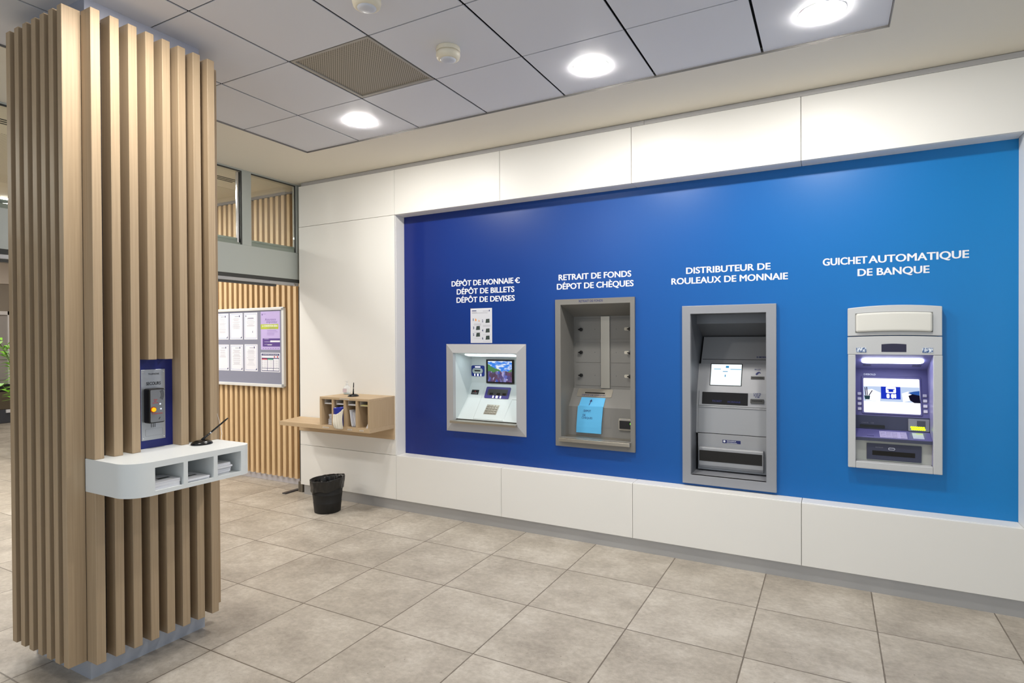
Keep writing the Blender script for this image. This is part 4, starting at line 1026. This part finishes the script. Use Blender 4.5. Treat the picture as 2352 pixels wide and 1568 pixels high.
# envelopes, first cell
z = .8013
for i in range(13):
    x = -4.058+rnd.uniform(-.004, .004)+(.012 if i > 6 else 0); h = .0075
    mb = MB(); r_w = .0605 if i < 7 else .0495
    mb.hexa([(x, 3.925+rnd.uniform(0, .012), z), (-3.9935, 3.925, z), (-3.9935, 4.08, z), (x, 4.08, z)], [(x-.002, 3.925, z+h-.001), (-3.9935, 3.925, z+h-.002), (-3.9935, 4.08, z+h-.002), (x-.002, 4.08, z+h-.001)])
    tag(mb.build('envelope', m_paper if i % 3 else m_paper_b), 'topmost white envelope in the first wooden pigeonhole' if i == 12 else 'white envelope in the pile in the first wooden pigeonhole', 'envelope', 'envelopes in the first wooden pigeonhole'); z += h+.0002
# blue bag and white cloth, second cell
def sheet_mesh(fn, nu, nv, th, nrm):
    v = [Vector(fn(i/nu, j/nv)) for j in range(nv+1) for i in range(nu+1)]; n0 = len(v); d = Vector(nrm)*th
    v2 = [p+d for p in v]; fs = []
    W1 = nu+1
    for j in range(nv):
        for i in range(nu):
            a = j*W1+i; fs += [(a, a+1, a+W1+1, a+W1), (n0+a+W1, n0+a+W1+1, n0+a+1, n0+a)]
    for i in range(nu):
        fs += [(i, n0+i, n0+i+1, i+1), (nv*W1+i, nv*W1+i+1, n0+nv*W1+i+1, n0+nv*W1+i)]
    for j in range(nv):
        a = j*W1; b_ = a+W1; fs += [(a, b_, n0+b_, n0+a), (a+nu, n0+a+nu, n0+b_+nu, b_+nu)]
    return MB().add(v+v2, fs)
bagm = mat('blue_bag', (30, 44, 150), .25)
o = sheet_mesh(lambda u, v: (-3.967+.112*u+.004*v*(1-u), 3.896+.004*math.sin(7*u+3*v)+.012*u*u, .803+.164*v+.016*u*v), 12, 10, .05, (0, 1, 0)).build('plastic_bag', bagm, smooth=True)
tag(o, 'blue plastic bag stuffed in the second wooden pigeonhole', 'bag')
def cl(u, v):
    wl = -3.934-.018*v+.004*math.sin(4*v); wr = -3.832+.004*math.sin(5*v+1)
    x = wl+(wr-wl)*u
    top = .910+.054*max(0, (u-.2)/.8)**1.6
    bot = .786+.010*(2*u-1)**4-.006*u
    zz = bot+(top-bot)*v
    y = 3.878-.006-.008*math.sin(PI*min(1, v*1.3))*(.7+.5*math.cos(5*u))+.010*v**2-.0022*math.sin(26*u+3*v)
    return (x, y, zz)
o = sheet_mesh(cl, 22, 14, .010, (0, 1, 0)).build('cloth', mat('cream_cloth', (226, 220, 204), .9), smooth=True)
tag(o, 'crumpled cream cloth hanging out of the second wooden pigeonhole', 'cloth')
# curved papers, third cell
for k in range(4):
    def cv(u, v, k=k):
        return (-3.792+.013*k+.028-.03*v**.6+.003*k*(1-v), 3.925+.10*u+.006*k, .803+.150*v*(1-.06*k))
    o = sheet_mesh(cv, 4, 10, .0016, (1, 0, .2)).build('leaflet', m_paper if k != 1 else m_paper_b, smooth=True)
    tag(o, 'curved white leaflet leaning in the third wooden pigeonhole', 'leaflet', 'leaflets leaning in the third pigeonhole')
o = MB().hexa([(-3.606, 3.93, .8012), (-3.572, 3.93, .8012), (-3.572, 4.08, .8012), (-3.606, 4.08, .8012)], [(-3.561, 3.93, .885), (-3.5592, 3.93, .885), (-3.5592, 4.08, .885), (-3.561, 4.08, .885)]).build('leaflet', m_paper)
tag(o, 'white leaflet leaning against the right side of the last wooden pigeonhole', 'leaflet')
# pen stand and sanitiser bottle on top
make_pen((-3.862, 4.045, 1.062), math.radians(80), math.radians(3), .105, 'black pen upright in its oval stand on the wooden pigeonhole box')
bt = thing('sanitiser_bottle', 'clear pump bottle of hand gel on the wooden pigeonhole box', 'bottle', (-4.055, 4.165, 1.062))
c0 = (-4.055, 4.165, 1.062)
gm = bpy.data.materials.new('clear_plastic'); gm.use_nodes = True
MATS['clear_plastic'] = gm
_N, _L, _b = nodes(gm); _b.inputs['Base Color'].default_value = (.93, .95, .97, 1); _b.inputs['Roughness'].default_value = .08; _b.inputs['Alpha'].default_value = .42
MB().lathe([(.030, 0), (.037, .003), (.038, .010), (.038, .056), (.036, .066), (.026, .078), (.014, .084), (.012, .092)], c0, 32, sy=.8).build('bottle_body', gm, bt, smooth=True)
MB().lathe([(.028, .002), (.035, .004), (.035, .018), (.004, .0185)], c0, 32, sy=.78).build('gel', mat('gel_blue', (150, 186, 190), .2), bt, smooth=True)
MB().extr([(c0[0]-.026+x, c0[1]-.031, c0[2]+.02+z) for x, z in rrect(0, .052, 0, .036, .005)], (0, -.0006, 0)).build('bottle_label', mat('label_pink', (212, 196, 204), .5), bt)
MB().lathe([(.013, .090), (.013, .104), (.006, .106), (.005, .118), (.009, .119), (.009, .128), (.003, .130)], c0, 20).box(c0[0]-.024, c0[0]-.002, c0[1]-.004, c0[1]+.004, c0[2]+.121, c0[2]+.127).build('pump', mat('pump_white', (224, 224, 222), .4), bt, smooth=False)

# ================================================================== WASTE BIN
bn = thing('waste_bin', 'black plastic waste bin with black liner on the floor by the white wall', 'bin', (-4.095, 3.945, 0))
c0 = (-4.095, 3.945, 0)
MB().lathe([(.004, .004), (.110, 0), (.117, .004), (.126, .09), (.127, .094), (.125, .098), (.134, .168), (.1355, .172), (.133, .176), (.147, .296), (.149, .30), (.145, .30), (.131, .168), (.114, .01), (.004, .008)], c0, 48, cap=False).build('bucket', m_blackm, bn, smooth=True)
def lin_w(r, z, a):
    w = .006*math.sin(7*a+1)+.005*math.sin(13*a+z*60)+.004*math.sin(23*a-z*40)
    tilt = .016*math.cos(a-.5)
    k = 1 if z > .28 else .55
    return r+w*.8*k, z+tilt*(1 if z > .1 else .4)+.008*math.sin(5*a+2)*(1 if z < .25 else .3)
lm = mat('liner_black', (16, 15, 15), .28, spec=.6)
MB().lathe([(.144, .205), (.147, .215), (.148, .235), (.151, .26), (.155, .296), (.1555, .306), (.152, .308), (.140, .285), (.134, .25), (.126, .19), (.105, .12), (.055, .09), (.004, .085)], c0, 96, cap=False, fn=lin_w).build('liner', lm, bn, smooth=True)

# ================================================================== NOTICE BOARD
nb = thing('notice_board', 'grey felt notice board with white frame on the pale slatted wall', 'notice board', (-6.06, 4.44, 1.05))
xa_, xb_, za, zb_ = -6.95, -5.227, 1.060, 1.9425
MB().box(xa_+.02, xb_-.02, 4.434, 4.4545, za+.02, zb_-.02).build('felt_panel', mat('felt_grey', (138, 140, 158), .9), nb)
f = MB()
for a in ((xa_, xb_, za, za+.034), (xa_, xb_, zb_-.032, zb_)): f.box(a[0]+.012, a[1]-.012, 4.420, 4.4545, a[2], a[3])
for a in ((xa_, xa_+.036), (xb_-.036, xb_)): f.box(a[0], a[1], 4.420, 4.4545, za+.012, zb_-.012)
f.build('frame', mat('frame_white', (232, 232, 230), .3, .1), nb, bev=.005)
f = MB()
for x, z in ((xb_-.020, zb_-.022), (xb_-.020, za+.022)): f.box(x-.016, x+.018, 4.418, 4.452, z-.016, z+.018)
f.build('corner_cap', mat('cap_grey', (176, 178, 180), .3, .4), nb, bev=.004)
YN = 4.4335
m_sheet = mat('notice_sheet', (236, 236, 244), .7); m_bord = mat('notice_blue', (120, 136, 200), .6); m_print = mat('notice_print', (178, 178, 188), .7)
def notice(x0, x1, z0, z1, label, variant, seed):
    t = thing('paper_notice', label, 'paper notice', ((x0+x1)/2, YN, z0), 'white notices pinned to the board')
    MB().box(x0, x1, YN-.0008, YN, z0, z1).build('sheet', m_sheet, t)
    y = YN-.0009; n = MB(); q = .014; w = .0028
    for a in ((x0+q, x1-q, z0+q, z0+q+w), (x0+q, x1-q, z1-q-w, z1-q), (x0+q, x0+q+w, z0+q, z1-q), (x1-q-w, x1-q, z0+q, z1-q)): n.box(a[0], a[1], y-.0002, y, a[2], a[3])
    n.build('border', m_bord, t)
    r = random.Random(seed); n = MB(); zz = z1-.062 if variant else z1-.07
    while zz > z0+.07+.04*(seed % 3):
        w_ = r.uniform(.5, .95)*(x1-x0-.07)
        cx = (x0+x1)/2
        n.box(cx-w_/2, cx+w_/2, y-.0003, y, zz-.0022, zz+.0006); zz -= r.choice((.008, .009, .016))
    n.build('print_lines', m_print, t)
    n = MB()
    if variant: n.box(x1-.062, x1-.048, y-.0004, y, z1-.046, z1-.026); n.box(x1-.135, x1-.068, y-.0004, y, z1-.041, z1-.037)
    else: n.box(x0+.026, x0+.036, y-.0004, y, z1-.046, z1-.028); n.box((x0+x1)/2-.05, (x0+x1)/2+.05, y-.0004, y, z1-.066, z1-.060); n.box(x0+.14, x0+.147, y-.0004, y, z0+.076, z0+.096)
    if variant: n.add([(x1-q, y-.0003, z0+q), (x1-q, y-.0003, z0+q+.026), (x1-q-.024, y-.0003, z0+q)], [(0, 1, 2)])
    n.build('logo', m_ink, t)
notice(-6.388, -6.167, 1.588, 1.891, 'white notice in the top row of the board, half hidden by the column', 1, 3)
notice(-6.139, -5.917, 1.588, 1.891, 'middle white notice in the top row of the board', 1, 4)
notice(-5.890, -5.665, 1.588, 1.891, 'white notice in the top row of the board, beside the lilac poster', 0, 5)
notice(-6.386, -6.162, 1.227, 1.529, 'white notice in the lower row of the board, half hidden by the column', 1, 8)
notice(-6.135, -5.912, 1.228, 1.529, 'white notice in the lower row of the board, middle one', 1, 6)
notice(-5.886, -5.664, 1.228, 1.533, 'white notice in the lower row of the board, beside the safety notice', 1, 9)
po = thing('poster', 'lilac insurance poster with green band on the notice board', 'poster', (-5.453, YN, 1.473))
MB().box(-5.608, -5.2975, YN-.0008, YN, 1.473, 1.899).build('sheet', mat('poster_lilac', (196, 178, 228), .6), po)
y = YN-.0009
MB().box(-5.608, -5.322, y-.0003, y, 1.702, 1.757).build('green_band', mat('poster_green', (186, 200, 60), .6), po)
MB().box(-5.578, -5.2975, y-.0003, y, 1.508, 1.5985).build('purple_panel', mat('poster_purple', (92, 66, 140), .6), po)
n = MB(); n.box(-5.453, -5.2975, y-.0006, y-.0003, 1.557, 1.576)
for k in range(3): n.box(-5.55, -5.55+.07+.03*k, y-.0006, y-.0003, 1.590-.03*k, 1.5925-.03*k)
n.box(-5.50, -5.43, y-.0006, y-.0003, 1.524, 1.531); add_text(n, 'LA CONVENTION AERAS', (-5.586, y-.0003, 1.727), XD, ZD, .252, .021, .02, .0004); n.build('white_print', m_sheet, po)
n = MB(); add_text(n, 'Assurance', (-5.538, y, 1.796), XD, ZD, .178, .028, 0, .0004); add_text(n, 'emprunteur', (-5.516, y, 1.770), XD, ZD, .178, .026, 0, .0004)
add_text(n, 'en application', (-5.50, y-.0003, 1.710), XD, ZD, .13, .010, 0, .0004)
for k in range(4): n.box(-5.505, -5.505+(.15, .17, .12, .115)[k], y-.0003, y, 1.685-.016*k, 1.688-.016*k)
n.box(-5.59, -5.575, y-.0003, y, 1.856, 1.874); n.box(-5.57, -5.52, y-.0003, y, 1.870, 1.873)
for k in range(7): n.box(-5.578+.04*k, -5.556+.04*k, y-.0003, y, 1.484, 1.489)
n.build('violet_print', mat('poster_ink', (118, 96, 168), .6), po)
sf = thing('safety_notice', 'white safety notice with red and green headings under the lilac poster', 'paper notice', (-5.455, YN, 1.226))
MB().box(-5.610, -5.300, YN-.0008, YN, 1.226, 1.440).build('sheet', m_sheet, sf)
n = MB(); n.box(-5.598, -5.312, y-.0002, y, 1.236, 1.430); n.build('navy_field', mat('navy_print', (40, 44, 104), .6), sf)
n = MB(); n.box(-5.594, -5.316, y-.0004, y-.0002, 1.383, 1.408)
for k in range(3): n.box(-5.594+.0945*k, -5.594+.0945*k+.088, y-.0004, y-.0002, 1.270, 1.374); n.box(-5.594+.0945*k, -5.594+.0945*k+.088, y-.0004, y-.0002, 1.243, 1.265)
add_text(n, 'CONSIGNES DE SECURITE', (-5.580, y-.0002, 1.414), XD, ZD, .25, .011, .01, .0003); n.build('white_fields', m_sheet, sf)
MB().box(-5.594, -5.506, y-.0006, y-.0004, 1.362, 1.374).box(-5.396, -5.380, y-.0006, y-.0004, 1.386, 1.404).box(-5.348, -5.332, y-.0006, y-.0004, 1.386, 1.404).build('red_print', mat('print_red', (200, 50, 70), .6), sf)
MB().box(-5.4995, -5.4115, y-.0006, y-.0004, 1.362, 1.374).build('green_print', mat('print_green', (70, 160, 120), .6), sf)
n = MB()
for c_ in range(3):
    for k in range(4): n.box(-5.586+.0945*c_, -5.578+.0945*c_, y-.0006, y-.0004, 1.345-.022*k, 1.352-.022*k); n.box(-5.560+.0945*c_, -5.520+.0945*c_, y-.0006, y-.0004, 1.347-.022*k, 1.350-.022*k)
n.build('small_print', m_inkgrey, sf)

# ================================================================== FAR END OF THE ROOM BEHIND
FXP = -14.3
f = MB()
f.box(FXP-.06, FXP, 5.44, 5.50, 0, 2.16).box(FXP-.06, FXP, 4.2, 5.50, 2.09, 2.16).box(FXP-.06, FXP, 4.2, 4.26, 0, 2.16)
d2 = struct(f.build('door_2', mat('door_white', (214, 210, 208), .5)), 'white framed doorway at the far end behind the partition', 'door')
struct(MB().box(FXP-.06, FXP, -3.6, 6.45, 2.70, 3.2).build('wall_partition', mat('far_wall', (196, 184, 172), .8)))
MB().box(FXP-.05, FXP-.03, 4.26, 5.44, .62, 2.09).build('door_panel', mat('panel_grey', (158, 152, 148), .5), d2)
MB().box(FXP-.029, FXP-.026, 4.26, 5.44, 1.20, 1.21).box(FXP-.029, FXP-.026, 4.26, 5.44, .80, .81).build('panel_line', mat('line_dark', (104, 98, 94), .6), d2)
MB().box(FXP-.05, FXP-.03, 4.2, 5.5, 2.16, 2.70).build('overpanel', mat('overpanel', (140, 130, 118), .3), d2)
cb = thing('cabinet', 'dark low cabinet at the far end behind the partition, beside the column edge', 'cabinet', (FXP+.2, 5.0, 0))
MB().box(FXP+.02, FXP+.40, 4.3, 5.40, 0, .26).build('base', mat('cabinet_slate', (66, 68, 76), .5), cb, bev=.01)
MB().box(FXP+.02, FXP+.38, 4.3, 5.38, .26, .60).build('body', mat('cabinet_brown', (92, 82, 66), .5), cb, bev=.01)
MB().box(FXP+.02, FXP+.36, 4.3, 5.36, .60, .74).build('top', m_blackm, cb, bev=.01)
tag(MB().box(FXP+.40, FXP+.43, 5.24, 5.38, .20, .26).build('paper', m_paper), 'white paper on the dark low cabinet far behind the column', 'paper')
# potted palm, leaves beside the column edge
pt = thing('potted_palm', 'bright green palm whose leaves show beside the left edge of the column', 'plant', (-10.0, 4.02, 0))
pc = (-10.0, 4.02, 0)
MB().lathe([(.12, 0), (.14, .01), (.18, .34), (.185, .36), (.165, .36), (.16, .32), (.004, .32)], pc, 32, cap=False).build('pot', mat('pot_grey', (96, 92, 88), .6), pt, smooth=True)
st = MB(); lf = MB(); r = random.Random(5)
for i in range(11):
    ang = r.uniform(0, 2*PI) if i > 3 else (-1.6+.35*i)
    reach = r.uniform(.25, .45); hgt = r.uniform(1.15, 1.75) if i > 3 else (1.72, 1.66, 1.60, 1.12)[i]
    pts = []
    for k in range(9):
        t = k/8; pts.append(Vector((pc[0]+math.cos(ang)*reach*t**1.6, pc[1]+math.sin(ang)*reach*t**1.6, .3+(hgt-.3)*(t-.12*t**4)*1.08)))
    st.tube(pts, [.008-.0006*k for k in range(9)], 6)
    for k in range(4, 9):
        d = (pts[k]-pts[k-1]).normalized()
        for sd_ in (-1, 1):
            sidev = Vector((-math.sin(ang), math.cos(ang), 0))*sd_
            dirv = (sidev*.75+d*.55+Vector((0, 0, -.25))).normalized(); L2_ = .26-.02*(k-4)
            b = pts[k]; wv = Vector((0, 0, 1)).cross(dirv).normalized()*.030
            m1 = b+dirv*L2_*.45+Vector((0, 0, .015)); e = b+dirv*L2_-Vector((0, 0, .05)); up_ = Vector((0, 0, .0012))
            lf.add([b, m1+wv, e, m1-wv, b+up_, m1+wv+up_, e+up_, m1-wv+up_], [(0, 1, 2, 3), (7, 6, 5, 4), (0, 4, 5, 1), (1, 5, 6, 2), (2, 6, 7, 3), (3, 7, 4, 0)])
st.build('stems', mat('palm_stem', (92, 110, 48), .5), pt, smooth=True)
lf.build('fronds', mat('palm_leaf', (122, 190, 40), .45), pt)
